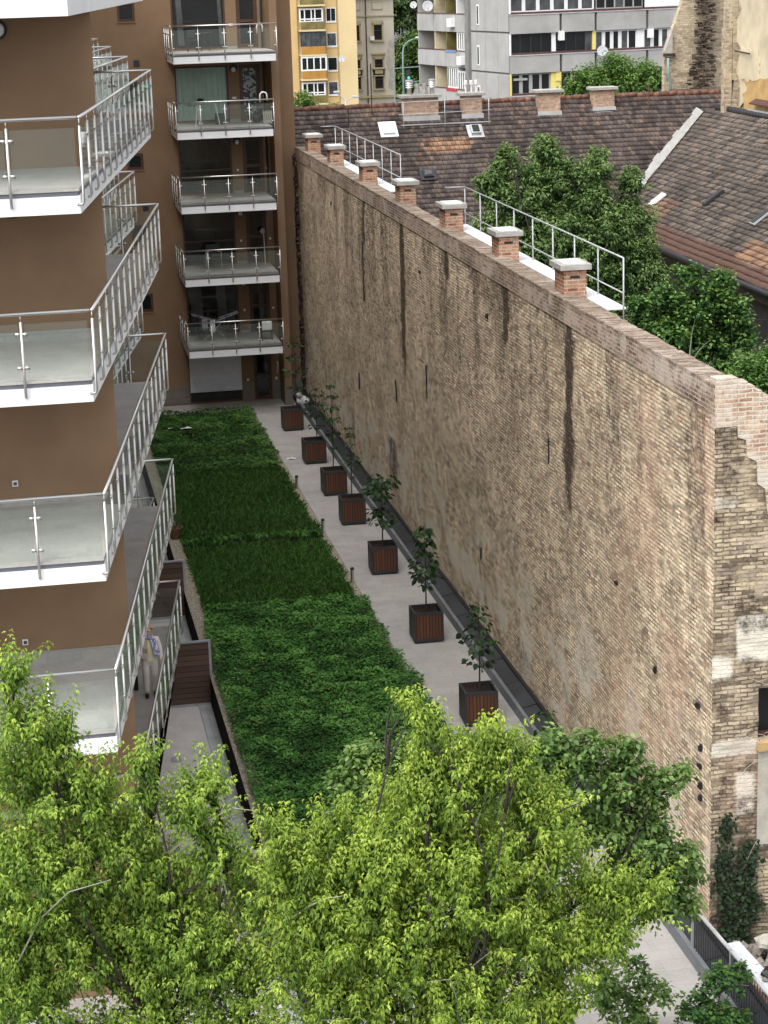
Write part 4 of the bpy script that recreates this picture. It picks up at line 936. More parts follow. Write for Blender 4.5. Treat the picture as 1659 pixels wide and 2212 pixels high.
lb(MB().box(.0, .14, -.03, .2, 9.6, 11.08), 'corner_strip', 'yellowcol'); lb(MB().box(0, .14, -.03, .2, 12.3, 13.75), 'corner_strip', 'white'); lb(MB().box(0, .14, -.03, .2, 15.1, 16.5), 'corner_strip', 'white')
for (x, z) in ((3.75, 13.55), (10.7, 13.45)): lb(MB().box(x, x + .38, -.2, .1, z - .35, z + .28), 'air_conditioner', 'white_pl')
# side: blank panels, then open loggias with parapets
sp = MB()
lev = [-1, 4.6, 7.35, 10.1, 12.85, 15.6, 21]
for za, zc in zip(lev, lev[1:]):
    for (a, b_) in ((0, 1.75), (1.79, 3.85), (3.89, 5.4), (5.44, 6.4)): sp.box(-.06, .1, a, b_, za + 1.06, zc + .94)
lb(sp, 'side_panels', 'concrete'); lb(MB().box(-.02, .1, 0, 6.4, 0, 22), 'panel_joint', 'joint')
lb(MB().box(-.28, .1, 6.4, 7.0, 0, 22), 'side_pillar', 'concrete_d')
for (zt, zb_) in ((14.0, 12.75), (11.4, 10.25), (8.65, 7.4), (16.75, 15.5)):
    bd = MB()
    for (a, b_) in ((7.02, 9.0), (9.04, 11.0), (11.04, 13.2), (13.24, 14.7), (14.74, 16.5)): bd.box(-.10, .05, a, b_, zb_ + 1, zt + 1)
    lb(bd, 'loggia_parapet', 'concrete'); lb(MB().box(-.06, 1.2, 7.0, 16.5, zb_ + 1, zb_ + 1.15), 'loggia_floor', 'concrete_d'); lb(MB().box(-.13, .07, 7.0, 16.5, zt + 1, zt + 1.06), 'parapet_coping', 'brownpaint')
lb(MB().box(1.25, 1.32, 7, 16.5, 0, 22), 'loggia_back', 'creamplaster')
for w_, mt in ((9.0, 'white'), (11.0, 'olivepanel'), (13.2, 'creamplaster'), (16.45, 'concrete')): lb(MB().box(-.04, 1.25, w_ - .05, w_ + .05, 0, 22), 'loggia_partition', mt)
for (a, b_, zlo, zhi, mt) in ((7.05, 9.0, 11.4, 12.75, 'white_pl'), (9.05, 11.0, 8.7, 10.25, 'white_pl'), (7.05, 9.0, 8.3, 10.0, 'white_pl')):
    f = MB(); nn_ = 5
    for i in range(nn_ + 1): y = a + (b_ - a) * i / nn_; f.box(-.02, .05, y - .07, y + .07, zlo + 1, zhi + 1)
    f.box(-.02, .05, a, b_, zlo + 1, zlo + 1.12).box(-.02, .05, a, b_, zhi + .88, zhi + 1); fo = lb(f, 'loggia_window', mt)
    lb(MB().box(.02, .03, a, b_, zlo + 1, zhi + 1), 'pane', 'greyglass', fo)
lb(MB().box(-.14, -.1, 9.05, 11.0, 9.5, 9.72), 'red_panel', pbr('red sheet', (0.35, 0.03, 0.03), .6)); lb(MB().box(-.14, -.1, 9.05, 11.0, 12.28, 12.45), 'blue_panel', pbr('blue sheet', (0.12, 0.20, 0.38), .6))
for (w_, z) in ((5.1, 14.1), (5.1, 11.3), (5.1, 8.5)):
    f = lb(MB().box(-.10, 0, w_ - .22, w_ + .22, z + .2, z + 1.6), 'slot_window', 'white_pl'); lb(MB().box(-.12, -.1, w_ - .14, w_ + .1, z + .3, z + 1.5), 'pane', 'greyglass', f)
for (w_, z) in ((9.6, 13.4), (7.9, 10.75)): lb(MB().box(-.42, -.1, w_ - .4, w_ + .4, z + .7, z + 1.3), 'air_conditioner', 'white_pl')
# satellite dishes
def dish(loc, r, face, label):
    d_ = thing('satellite_dish', label, 'satellite dish', loc, 'satellite dishes on the far blocks')
    f = Vector(face).normalized(); q = f.to_track_quat('Z', 'Y').to_matrix(); mb = MB(); mb.lathe((0, 0, 0), [(.02, 0), (r * .5, r * .05), (r * .85, r * .15), (r, r * .21), (r * .98, r * .23), (r * .8, r * .17), (r * .4, r * .06), (.01, .03)], 24)
    mb.v = [tuple(q @ Vector(p) + Vector(loc)) for p in mb.v]; mb.build('reflector', 'dishgrey', d_, smooth=True)
    e = Vector(loc) + f * r * .9 + Vector((0, 0, -r * .35)); MB().tube([Vector(loc) + Vector((0, 0, -r * .95)) + f * r * .2, e], .02, 5).build('feed_arm', 'charcoal', d_)
    MB().tube([Vector(loc) - f * .02, Vector(loc) - f * .4 + Vector((0, 0, -.1))], .03, 5).build('mount', 'steel_d', d_)
dish((31.25, 152.6, 14.55), .40, (-.15, -1, .25), 'large satellite dish on the open loggia corner of the grey block')
dish((30.9, 156.2, 14.6), .27, (-.4, -1, .3), 'small satellite dish at the outer left edge of the grey block')
dish((41.1, 140.6, 11.35), .38, (-.1, -1, .3), 'satellite dish on the front parapet of the grey block above the round tree')

# ================================================================= yellow block and beige house
t = thing('yellow_block', 'tall yellow apartment block with orange balcony panels, far left of the skyline', 'building', (36, 230, -1))
def bx(name, mat, *b_, par=None): return MB().box(*b_).build(name, mat, par or t)
bx('wall', 'paleyellow', 30, 39.0, 230.6, 246, -1, 26); bx('side_wall', 'yellow', 27, 32.4, 230.3, 244, -1, 26); bx('corner_strip', 'paleyellow', 37.0, 39.0, 230.2, 230.7, -1, 26)
bx('window_strip', 'yellow', 35.55, 36.85, 230.45, 230.62, -1, 26)
for i, zf in enumerate((13.55, 10.88, 8.20, 5.55, 2.9)):
    fl_ = bx('balcony', 'paleyellow', 32.5, 35.4, 229.2, 230.7, zf - .12, zf + .06)
    pn = MB()
    for j in range(3): pn.box(32.62 + j * .9, 33.49 + j * .9, 229.22, 229.27, zf + .08, zf + .92)
    pn.build('balcony_panels', 'olivepanel' if i in (0, 1, 4) else 'orangepanel', fl_)
    if i == 2:
        window(fl_, 32.55, 35.4, zf + .95, zf + 2.5, 229.3, .05, 'charcoal', 'greyglass', mull=(33.1, 33.7, 34.25, 34.8))
    elif i == 3:
        window(fl_, 32.5, 35.4, zf + .95, zf + 2.5, 229.28, .16, 'white_pl', 'darkglass', mull=(33.2, 33.95, 34.7))
    else:
        window(fl_, 32.55, 35.2, zf + .85, zf + 2.35, 229.6, .16, 'white_pl', 'darkglass', mull=(33.15, 33.9, 34.3), tran=(zf + 1.2,))
    if i < 4 or True: window(t, 35.65, 36.75, zf + .85, zf + 2.3, 230.38, .06, 'white_pl', 'darkglass' if i % 2 else 'greyglass', mull=(36.2,) if i in (0, 1) else ())
    MB().box(35.6, 36.8, 230.35, 230.47, zf + .72, zf + .84).build('sill', 'white_pl', t)
dish((37.0, 228.9, 7.65), .36, (0, -1, .3), 'satellite dish on the yellow block beside the window strip')
t = thing('beige_house', 'old beige stucco apartment house with framed windows between the yellow block and the trees', 'building', (43, 246, -1))
bx('wall', 'beige', 38, 46.0, 245, 262, -1, 16.4)
bx('cornice', 'beigetrim', 38, 46.3, 244.6, 245.1, 13.9, 14.5); bx('string_course', 'beigetrim', 38, 46.1, 244.85, 245.05, 11.75, 11.9); bx('string_course', 'beigetrim', 38, 46.3, 244.75, 245.05, 2.3, 2.6)
for xw in (41.35, 44.05):
    for zc, hh in ((9.25, 1.75), (5.25, 1.75), (1.2 + 2.4, 1.7)):
        zlo = zc - .2; f = window(t, xw - .48, xw + .48, zlo, zlo + hh, 244.95, .07, 'brownpaint', 'darkglass', tran=(zlo + hh * .62,))
        s_ = MB().box(xw - .68, xw - .5, 244.86, 245.02, zlo - .1, zlo + hh + .15).box(xw + .5, xw + .68, 244.86, 245.02, zlo - .1, zlo + hh + .15).box(xw - .68, xw + .68, 244.86, 245.02, zlo + hh + .02, zlo + hh + .5); s_.build('window_surround', 'beigetrim', t)
        if zc < 9: MB().box(xw - .82, xw + .82, 244.65, 245.0, zlo + hh + .55, zlo + hh + .75).build('hood', 'beigetrim', t)
        MB().box(xw - .75, xw + .75, 244.7, 245.0, zlo - .22, zlo - .1).build('sill', 'beigetrim', t)
    MB().box(xw - .65, xw + .65, 244.93, 245.0, 12.5, 13.4).build('panel_frame', 'beigetrim', t); MB().box(xw - .57, xw + .57, 244.9, 244.95, 12.58, 13.32).build('panel', 'beige', t)
MB().tube([(42.65, 244.9, 14), (42.65, 244.9, -1)], .07, 6).build('downpipe', 'brownpaint', t)
MB().box(43.05, 43.55, 244.55, 244.95, 9.0, 9.5).build('air_conditioner', 'white_pl', t)
MB().extr([(45.3, 244.985, 8.9), (46.0, 244.985, 9.3), (46.0, 244.985, 3.0), (45.1, 244.985, 3.4), (45.4, 244.985, 5), (44.95, 244.985, 6.2)], (0, -.01, 0)).build('bare_plaster', 'plaster', t)
# street furniture beyond
t = thing('street_lamp', 'tall grey green street lamp with curved arm in front of far trees', 'lamp', (41.2, 215, -1))
MB().tube([(41.2, 215, -1), (41.25, 215, 8.7), (41.4, 215, 9.4), (41.9, 215, 9.85), (42.8, 215, 10.15)], [.12, .09, .07, .06, .05], 8).build('pole', 'lampgreen', t, smooth=True)
MB().obox((43.0, 215, 10.18), (.7, .25, .14)).build('lamp_head', 'white_pl', t, bevel=.04)
t = thing('traffic_light', 'traffic light showing green among the far trees', 'traffic light', (42.2, 219, -1))
MB().tube([(41.0, 219, -1), (41.0, 219, 7.4)], .06, 6).build('pole', 'lampgreen', t); MB().tube([(41.0, 219, 6.9), (43.8, 219, 7.0)], .05, 6).tube([(42.3, 219, 5.4), (43.8, 219, 5.5)], .04, 6).build('arm', 'lampgreen', t)
MB().box(42.35, 42.75, 218.8, 219, 5.5, 6.7).build('signal_box', 'charcoal', t); MB().lathe((42.55, 218.78, 5.9), [(.11, 0), (.11, -.03)], 14, 'Y').build('green_lens', 'greenlight', t)
t = thing('street_lamp', 'white twin headed street lamp behind the ridge of the dark roof', 'lamp', (18.75, 115, -1))
MB().tube([(18.75, 115, -1), (18.73, 115, 10.4)], .045, 8).build('pole', 'dishgrey', t, smooth=True)
MB().tube([(18.73, 115, 10.3), (18.3, 115, 10.75)], .03, 6).tube([(18.73, 115, 10.3), (19.1, 115, 10.5)], .03, 6).build('arm', 'dishgrey', t)
MB().obox((18.25, 115, 10.82), (.34, .2, .13)).build('lamp_head', 'dishgrey', t, bevel=.03); MB().obox((19.32, 115, 10.52), (.36, .2, .13)).build('lamp_head', 'dishgrey', t, bevel=.03)

# ================================================================= foliage tools
def leaves(name, P, D, Nn, S, Wd, C, mat, parent, fold=.16, droop=.12):
    """leaf blades: P base, D axis, Nn up side, S length, Wd width/length, C colour"""
    P = np.asarray(P, float); n = len(P); D = D / (np.linalg.norm(D, axis=1, keepdims=True) + 1e-9)
    Sd = np.cross(D, Nn); Sd /= (np.linalg.norm(Sd, axis=1, keepdims=True) + 1e-9); U = np.cross(Sd, D); S = np.asarray(S).reshape(-1, 1); Wd = np.asarray(Wd).reshape(-1, 1) * S * .5
    a = P; l1 = P + D * S * .32 + Sd * Wd + U * S * fold * .6; l2 = P + D * S * .66 + Sd * Wd * .72 + U * S * fold * .4 - U * S * droop * .4; tip = P + D * S - U * S * droop
    r1 = P + D * S * .32 - Sd * Wd + U * S * fold * .6; r2 = P + D * S * .66 - Sd * Wd * .72 + U * S * fold * .4 - U * S * droop * .4
    V = np.stack([a, l1, l2, tip, r2, r1], 1).reshape(-1, 3); b = np.arange(n)[:, None] * 6
    F = np.concatenate([b + np.array([[0, 1, 2, 3]]), b + np.array([[0, 3, 4, 5]])], 1).reshape(-1, 4)
    o = npmesh(name, V, F, mat, parent); C4 = np.ones((n, 6, 4)); C4[:, :, :3] = np.asarray(C)[:, None, :]; setattr_pts(o.data, 'col', C4.reshape(-1, 4)); return o
def unit(a): return a / (np.linalg.norm(a, axis=-1, keepdims=True) + 1e-9)
def shoots(rg, blobs, dens, L0, up=.75, shell=.55, thin=1.0):
    """shoot bases and directions spread through a list of crown lumps (x,y,z,r)"""
    PB, DD, LL, HH = [], [], [], []
    for (x, y, z, r) in blobs:
        n = max(11, int(dens * r * r * thin)); d = unit(rg.randn(n, 3)); d[:, 2] = np.where(d[:, 2] < -.45, -d[:, 2], d[:, 2]); rad = r * (shell + (1 - shell) * rg.rand(n) ** .7) * .8
        p = np.array([x, y, z]) + d * rad[:, None] * np.array([1, 1.25, .95]); dirn = unit(d * .8 + np.array([0, 0, up]) + rg.randn(n, 3) * .35)
        PB.append(p - dirn * L0 * .35); DD.append(dirn); LL.append(L0 * rg.uniform(.6, 1.25, n) * min(1, .55 + r * .6)); HH.append(d[:, 2] * .5 + .5)
    return np.vstack(PB), np.vstack(DD), np.concatenate(LL), np.concatenate(HH)
def compound(rg, P, D, Ln, nodes, nleaf, ls, wd, cols, droop=.6, tipgrow=.55, stem=.6):
    """compound drooping leaves set in pairs along shoots; returns arrays for leaves()"""
    S = len(P); t = (np.arange(nodes) + .6) / nodes
    az = rg.uniform(0, 6.28, S); ref = unit(np.cross(D, rg.randn(S, 3))); ref2 = np.cross(D, ref)
    oP, oD, oN, oS, oC = [], [], [], [], []
    tone = rg.rand(S)
    for j in range(nodes):
        pos = P + D * (Ln * t[j])[:, None] - np.array([0, 0, 1]) * (Ln * .16 * t[j] ** 2)[:, None]
        for sgn in (0, math.pi):
            a = az + j * 1.57 + sgn + rg.uniform(-.35, .35, S); q = ref * np.cos(a)[:, None] + ref2 * np.sin(a)[:, None]
            sd_ = unit(q + D * .55 + rg.randn(S, 3) * .18); sl = ls * stem * (1 - .35 * t[j]) * rg.uniform(.7, 1.2, S); e = pos + sd_ * sl[:, None] - np.array([0, 0, .25]) * sl[:, None]
            side = unit(np.cross(sd_, np.array([0, 0, 1.])))
            for k in range(nleaf):
                ang = 0 if k == 0 else (1 if k % 2 else -1) * (.65 + .25 * (k > 2)); dd = unit(sd_ * math.cos(ang) + side * math.sin(ang) + np.array([0, 0, -droop]) + rg.randn(S, 3) * .22)
                oP.append(e if k == 0 else e - sd_ * (sl * (.12 if k < 3 else .45))[:, None]); oD.append(dd); oN.append(unit(np.array([0, 0, 1.]) + rg.randn(S, 3) * .35))
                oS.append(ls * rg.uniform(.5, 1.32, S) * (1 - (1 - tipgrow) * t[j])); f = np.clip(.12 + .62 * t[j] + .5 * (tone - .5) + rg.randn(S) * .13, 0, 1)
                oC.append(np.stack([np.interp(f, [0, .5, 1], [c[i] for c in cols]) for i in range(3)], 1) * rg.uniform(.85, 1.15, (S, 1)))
    return np.vstack(oP), np.vstack(oD), np.vstack(oN), np.concatenate(oS), np.full(sum(len(x) for x in oS), wd), np.vstack(oC)
def limb(a, b_, rr, bend=.15, n=6):
    a = Vector(a); b_ = Vector(b_); ln = (b_ - a).length; o = Vector((rr.uniform(-1, 1), rr.uniform(-1, 1), rr.uniform(.2, 1))) * ln * bend
    return [a.lerp(b_, i / (n - 1)) + o * math.sin(math.pi * i / (n - 1)) for i in range(n)]
def tree(name, label, cat, base, fork, blobs, seed, dens, L0, nodes, nleaf, ls, wd, cols, mat='leaf', r0=.14, group=None, up=.75, droop=.6, bark='bark', twigs=0, tipgrow=.55, shell=.55, stem=.6):
    t = thing(name, label, cat, base, group); rg = np.random.RandomState(seed); rr = random.Random(seed)
    P, D, Ln, H = shoots(rg, blobs, dens, L0, up, shell)
    A = compound(rg, P, D, Ln, nodes, nleaf, ls, wd, cols, droop, tipgrow, stem)
    tr = MB(); fk = Vector(fork); bs = Vector(base); mid = bs.lerp(fk, .5) + Vector((rr.uniform(-.1, .1), rr.uniform(-.1, .1), 0))
    tr.tube([bs - Vector((0, 0, .2)), bs + Vector((0, 0, .3)), mid, fk], [r0 * 1.35, r0 * 1.1, r0 * .9, r0 * .75], 9)
    for (x, y, z, r) in blobs:
        pts = limb(fk, (x, y, z), rr); tr.tube(pts, [r0 * .25 * (1 - .85 * i / 5) + .005 for i in range(6)], 6)
        for _ in range(3):
            e = Vector((x, y, z)) + Vector((rr.gauss(0, .5), rr.gauss(0, .5), rr.gauss(.2, .4))) * r; tr.tube(limb(pts[4], e, rr, .1, 4), [.022, .016, .011, .006], 5)
    tr.build('trunk', bark, t, smooth=True)
    leaves('crown', *A, mat, t)
    if twigs:
        tw = MB()
        for i in rr.sample(range(len(P)), min(twigs, len(P))):
            a = Vector(P[i]); d = Vector(D[i]); l_ = Ln[i] * 1.2; o = Vector((rr.gauss(0, .3), rr.gauss(0, .3), rr.gauss(-.1, .2))) * l_
            tw.tube([a - d * l_ * .7, a, a + d * l_ * .5 + o * .3, a + d * l_ * .8 + o], [.012, .010, .007, .003], 4)
        tw.build('twigs', 'twig', t)
    return t
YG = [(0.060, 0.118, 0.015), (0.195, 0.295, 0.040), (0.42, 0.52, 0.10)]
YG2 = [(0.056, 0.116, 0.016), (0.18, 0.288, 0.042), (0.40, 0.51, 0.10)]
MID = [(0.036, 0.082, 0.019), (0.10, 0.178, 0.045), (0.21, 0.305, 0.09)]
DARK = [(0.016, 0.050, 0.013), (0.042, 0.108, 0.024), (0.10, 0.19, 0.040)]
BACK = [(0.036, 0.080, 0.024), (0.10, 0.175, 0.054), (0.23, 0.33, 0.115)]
LT = [(-0.29,24.0,8.67,0.55),(-0.41,24.0,9.44,0.33),(0.03,24.2,8.46,0.42),(-0.36,24.2,7.92,0.75),(0.31,24.0,7.73,0.55),(-0.45,24.0,6.69,1.00),(0.60,24.3,6.88,0.80),(1.67,24.0,7.34,0.50),(1.03,23.8,8.22,0.28),(1.12,24,7.75,.3),(1.87,24.3,7.69,0.38),(1.99,24.0,6.73,0.55),(2.44,24.0,6.04,0.55),(-0.02,24.4,5.36,1.10),(1.46,24.0,5.51,0.85),(2.02,24.4,4.78,0.9),(-0.75,24.0,4.94,1.00),(1.2,24.2,6.3,.6),(.4,23.6,4.2,.9),(1.3,23.8,3.9,.9),(-.5,23.8,3.8,.9),(1.0,24.5,4.9,.9),(-.9,24.2,6.0,.8),(2.1,24,4.0,.7),(.9,24.6,5.9,.7)]
CT = [(2.61,23.0,7.42,0.32),(2.80,23.0,6.78,0.60),(3.29,23.2,7.34,0.36),(3.73,23.0,6.67,0.80),(4.63,23.0,7.71,0.62),(4.48,22.9,8.62,0.26),(4.32,22.9,8.95,.2),(4.60,22.9,8.30,.28),(5.29,23.0,8.42,0.34),(5.22,23.2,7.87,0.52),(5.80,23.0,7.30,0.52),(5.97,23.0,6.73,0.62),(4.90,22.7,6.54,0.85),(3.99,23.0,5.70,0.95),(5.48,23.0,5.84,0.85),(6.69,23.0,6.21,0.45),(7.24,23.0,6.05,0.42),(6.39,23.0,5.40,0.62),(4.87,22.6,4.94,0.95),(6.0,23.0,4.56,0.72),(3.13,23.0,6.12,0.75),(2.81,23.2,5.40,0.75),(3.43,23.0,4.93,0.8),(4.2,22.5,4.1,.9),(5.3,22.6,3.9,.9),(3.3,22.6,4.1,.8),(4.4,23.6,5.2,1.0),(3.5,23.6,5.8,.9),(5.2,23.6,6.4,.8),(5.9,23.4,5.7,.8),(4.3,23.6,7.0,.7),(6.2,22.8,3.9,.6),(2.6,22.8,4.4,.7),(6.75,22.9,5.6,.45),(4.4,22.9,8.0,.34),(4.5,23,7.4,.42),(4.05,22.9,7.3,.36),(3.9,22.9,7.0,.4),(5.3,22.9,7.9,.36),(5.65,23,7.95,.36),(5.5,22.9,8.25,.28),(6.0,23,7.45,.4),(4.9,22.9,8.15,.34)]
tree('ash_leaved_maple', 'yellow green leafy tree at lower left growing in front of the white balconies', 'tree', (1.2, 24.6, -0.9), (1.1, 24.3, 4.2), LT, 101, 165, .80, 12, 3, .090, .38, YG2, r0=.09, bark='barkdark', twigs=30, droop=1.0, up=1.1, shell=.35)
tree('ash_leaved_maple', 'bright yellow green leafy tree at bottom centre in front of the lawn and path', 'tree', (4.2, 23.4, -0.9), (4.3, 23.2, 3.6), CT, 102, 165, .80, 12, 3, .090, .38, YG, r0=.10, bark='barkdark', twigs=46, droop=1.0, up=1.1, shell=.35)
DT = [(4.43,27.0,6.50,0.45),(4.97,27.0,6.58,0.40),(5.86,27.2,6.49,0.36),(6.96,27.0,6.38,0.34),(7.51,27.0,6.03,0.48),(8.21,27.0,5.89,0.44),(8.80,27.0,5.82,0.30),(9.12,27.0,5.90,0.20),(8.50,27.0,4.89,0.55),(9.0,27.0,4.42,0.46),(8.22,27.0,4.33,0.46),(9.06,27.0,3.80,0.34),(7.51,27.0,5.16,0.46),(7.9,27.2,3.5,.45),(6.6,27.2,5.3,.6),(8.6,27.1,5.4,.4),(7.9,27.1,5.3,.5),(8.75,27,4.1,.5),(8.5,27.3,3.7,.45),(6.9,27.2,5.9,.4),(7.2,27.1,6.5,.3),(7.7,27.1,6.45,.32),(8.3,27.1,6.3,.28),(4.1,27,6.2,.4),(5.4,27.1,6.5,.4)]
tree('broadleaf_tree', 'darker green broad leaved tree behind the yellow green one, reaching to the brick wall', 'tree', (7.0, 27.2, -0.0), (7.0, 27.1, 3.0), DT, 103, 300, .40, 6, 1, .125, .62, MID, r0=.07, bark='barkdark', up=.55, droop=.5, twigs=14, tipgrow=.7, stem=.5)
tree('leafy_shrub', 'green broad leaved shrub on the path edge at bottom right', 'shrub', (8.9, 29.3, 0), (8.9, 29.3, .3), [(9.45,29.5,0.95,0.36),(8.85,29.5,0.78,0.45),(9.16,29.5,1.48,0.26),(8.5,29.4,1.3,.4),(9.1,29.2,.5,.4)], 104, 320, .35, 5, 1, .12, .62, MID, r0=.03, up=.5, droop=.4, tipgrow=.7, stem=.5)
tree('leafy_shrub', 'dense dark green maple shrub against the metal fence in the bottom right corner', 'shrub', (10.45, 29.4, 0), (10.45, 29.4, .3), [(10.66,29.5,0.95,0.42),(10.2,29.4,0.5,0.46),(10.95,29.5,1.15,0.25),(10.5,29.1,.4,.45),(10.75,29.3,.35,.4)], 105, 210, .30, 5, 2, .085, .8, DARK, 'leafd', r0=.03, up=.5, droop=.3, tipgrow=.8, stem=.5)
# trees in the neighbouring courtyard
BA = [(17.90,68.00,11.29,0.50),(17.89,68.00,10.20,0.80),(16.53,68.00,11.02,0.45),(16.27,68.00,9.81,0.75),(19.69,68.00,10.59,0.55),(19.52,68.00,9.34,0.90),(20.84,68.00,10.06,0.45),(21.00,68.00,8.78,0.70),(18.20,67.8,8.29,1.40),(16.57,68.00,8.06,1.15),(20.17,68.00,7.55,1.25),(15.79,68.00,10.20,0.36),(17.04,68.00,6.76,1.20),(18.85,68.00,6.34,1.20),(20.51,68.00,6.24,1.00),(16,68,6,1.2),(18,67.5,4.8,1.4),(20,67.8,4.6,1.2),(17.2,68,9.2,.9),(18.7,68,9.4,.8),(18.9,67.5,7.4,1.1),(17.4,67.5,7.5,1.1),(20.9,67.6,7.8,.8),(19.9,67.3,8.6,.8),(15.9,67.5,8.8,.7),(15.6,67.5,7.6,.8),(15.2,66.5,6.6,.9),(21.2,67.5,6.9,.8),(17,66,5.4,1.2),(19.5,66,5.2,1.3),(21.3,66.8,5.4,1),(18.4,65,4.2,1.3),(20.2,65.5,3.4,1.2),(20.9,68,9.3,.4),(17.9,68,11.65,.26),(16.5,68,11.4,.24),(19.7,68,11.05,.28),(20.85,68,10.45,.26),(18.9,68,10.6,.36),(15.75,68,10.5,.24),(16.2,68,10.5,.45),(19.3,68,10.1,.5),(17.3,68,10.6,.4),(18.4,68,10.75,.45)]
for _i in range(14): BA.append((21.6 - .05 * _i + .8 * math.sin(_i * 2.1), 66 - _i * 1.15, 4.6 + .9 * math.sin(_i * 1.7), 1.15))
tree('courtyard_tree', 'tall dark green tree in the courtyard between the white walkway railing and the tiled roofs', 'tree', (18.2, 68.2, -0.6), (18.2, 68.1, 4.5), BA, 106, 130, .8, 8, 3, .20, .42, BACK, 'leafd', r0=.2, bark='barkdark', droop=.6, up=.8, shell=.35)
TB = [(17.60,52.0,9.30,0.42),(18.51,52.0,9.13,0.40),(16.96,52.0,8.72,0.52),(17.74,52.0,8.30,0.72),(18.78,52.0,8.24,0.62),(16.19,52.0,8.60,0.34),(16.45,52.0,7.87,0.65),(18.01,52.0,7.27,0.85),(15.7,51.8,7.6,.5),(17,51.8,6.6,.9),(17.2,52,8.2,.6),(18.3,52,8.6,.6),(16.9,51.5,7.6,.7),(18.9,52,7.6,.7),(16.2,51.5,7.3,.6),(18.3,51.5,6.4,.9),(15.5,51,7.0,.5),(16.2,50.5,6.3,.8),(15.0,50.0,7.4,.4),(17.6,51,5.6,.9)]
tree('young_maple', 'young dark green maple with light tips beside the end of the white walkway', 'tree', (17.4, 52.2, -0.6), (17.4, 52.2, 4), TB, 107, 170, .50, 6, 2, .15, .72, [DARK[0], (0.048, 0.120, 0.026), (0.22, 0.34, 0.085)], 'leafd', r0=.1, bark='barkdark', droop=.35, up=.9, twigs=12, shell=.4, stem=.7)
TB2 = [(19.57,50.0,7.74,0.50),(19.33,50.0,6.94,0.75),(19.5,50.0,7.31,0.65),(18.6,49.6,6.7,.8),(17.6,48.5,6.1,.85),(19.2,48.5,5.9,.9),(16.6,48,5.9,.7),(18.2,47.2,5.5,.9),(15.6,47.5,6.7,.6),(15.2,45.5,6.9,.6),(16.4,45.5,6.1,.8),(17.6,45.2,5.4,.9),(15.6,43.3,6.5,.7),(16.8,43.0,5.8,.8),(18.6,45.8,4.9,.9),(17.9,43.0,5.0,.9),(15.2,41.2,6.6,.6),(16.3,40.8,5.9,.8),(20.0,48.5,6.6,.8),(20.2,49.5,7.2,.5),(19.4,46.5,5.6,.8),(17.4,40.6,5.2,.9),(15.6,39,6.2,.7),(16.8,38.6,5.3,.9)]
tree('young_maple', 'spreading maple at the right edge between the tiled eaves and the wall top', 'tree', (18.8, 49.5, -0.6), (18.8, 49.4, 3), TB2, 108, 190, .50, 6, 2, .15, .72, [DARK[0], (0.054, 0.135, 0.028), (0.24, 0.36, 0.09)], 'leafd', r0=.1, bark='barkdark', droop=.35, up=.9, shell=.4, stem=.7)
bt = thing('bare_tree', 'leafless grey branching sapling among the dark green maples', 'tree', (17.2, 50.8, -0.6)); mb = MB(); rr = random.Random(4)
mb.tube([(17.2, 50.8, -.6), (17.25, 50.8, 5), (17.1, 50.8, 7.4)], [.06, .045, .03], 6)
for i in range(14):
    a = Vector((17.15 + rr.uniform(-.05, .05), 50.8, rr.uniform(6.0, 7.4))); e = a + Vector((rr.uniform(-.8, .8), rr.uniform(-.5, .3), rr.uniform(.5, 1.3))); mb.tube(limb(a, e, rr, .12, 5), [.02, .016, .012, .009, .005], 4)
mb.build('branches', 'twig', bt)
tree('round_tree', 'round bright green tree behind the dark roof ridge in front of the grey block', 'tree', (32, 106, -1), (32, 106, 7), [(31.71,106.0,11.83,1.10),(30.45,106.0,11.16,1.2),(33.23,106.0,11.29,1.10),(29.44,106.0,10.72,0.9),(34.25,106.0,10.87,0.85),(31.96,105.8,10.62,1.70)], 109, 60, .9, 6, 2, .24, .5, [(0.035, 0.085, 0.014), (0.085, 0.165, 0.030), (0.17, 0.27, 0.06)], 'leafd', r0=.25, bark='barkdark', up=.6, shell=.45)
tree('street_tree', 'light green tree top at the foot of the yellow block, left end of the ridge', 'tree', (15.2, 108, -1), (15.2, 108, 8), [(15.35,108.0,10.82,0.65),(14.9,108.0,10.36,0.7),(15.82,108.0,10.33,0.55)], 110, 70, .6, 5, 2, .22, .5, [(0.04, 0.09, 0.016), (0.10, 0.18, 0.035), (0.18, 0.28, 0.06)], 'leafd', r0=.15, up=.6, shell=.4)
tree('street_tree', 'small dark green tree top on the ridge left of the twin headed lamp', 'tree', (17.15, 108, -1), (17.1, 108, 8), [(17.05,108.0,10.3,0.45),(16.7,108,10.0,.4)], 111, 90, .5, 5, 2, .2, .5, MID, 'leafd', r0=.12, up=.6, shell=.4)
FB = [(56.0,300,14,5),(61,302,13,5),(57.71,300,10.0,4.5),(58.25,298.0,5.0,3.6),(57.14,300.0,2.5,3.6),(61,300,6,4),(60,299,1,4),(53,303,10,5),(54,302,3,4),(57,299,-1,3)]
tree('far_tree', 'tall grey green trees filling the gap between the beige house and the grey block', 'tree', (58, 300, -1), (58, 300, 5), FB[:3], 112, 22, 2.4, 5, 2, .75, .5, [(0.03, 0.06, 0.02), (0.065, 0.105, 0.04), (0.11, 0.16, 0.07)], 'leafd', r0=.4, up=.5, shell=.3)
tree('far_tree', 'lower bright green tree behind the street lamp and traffic light', 'tree', (57.5, 296, -1), (57.5, 296, 2), [(a, b_ - 4, c, d) for a, b_, c, d in FB[3:]], 113, 24, 2.2, 5, 2, .7, .5, [(0.03, 0.07, 0.016), (0.07, 0.13, 0.03), (0.12, 0.19, 0.05)], 'leafd', r0=.4, up=.5, shell=.3)

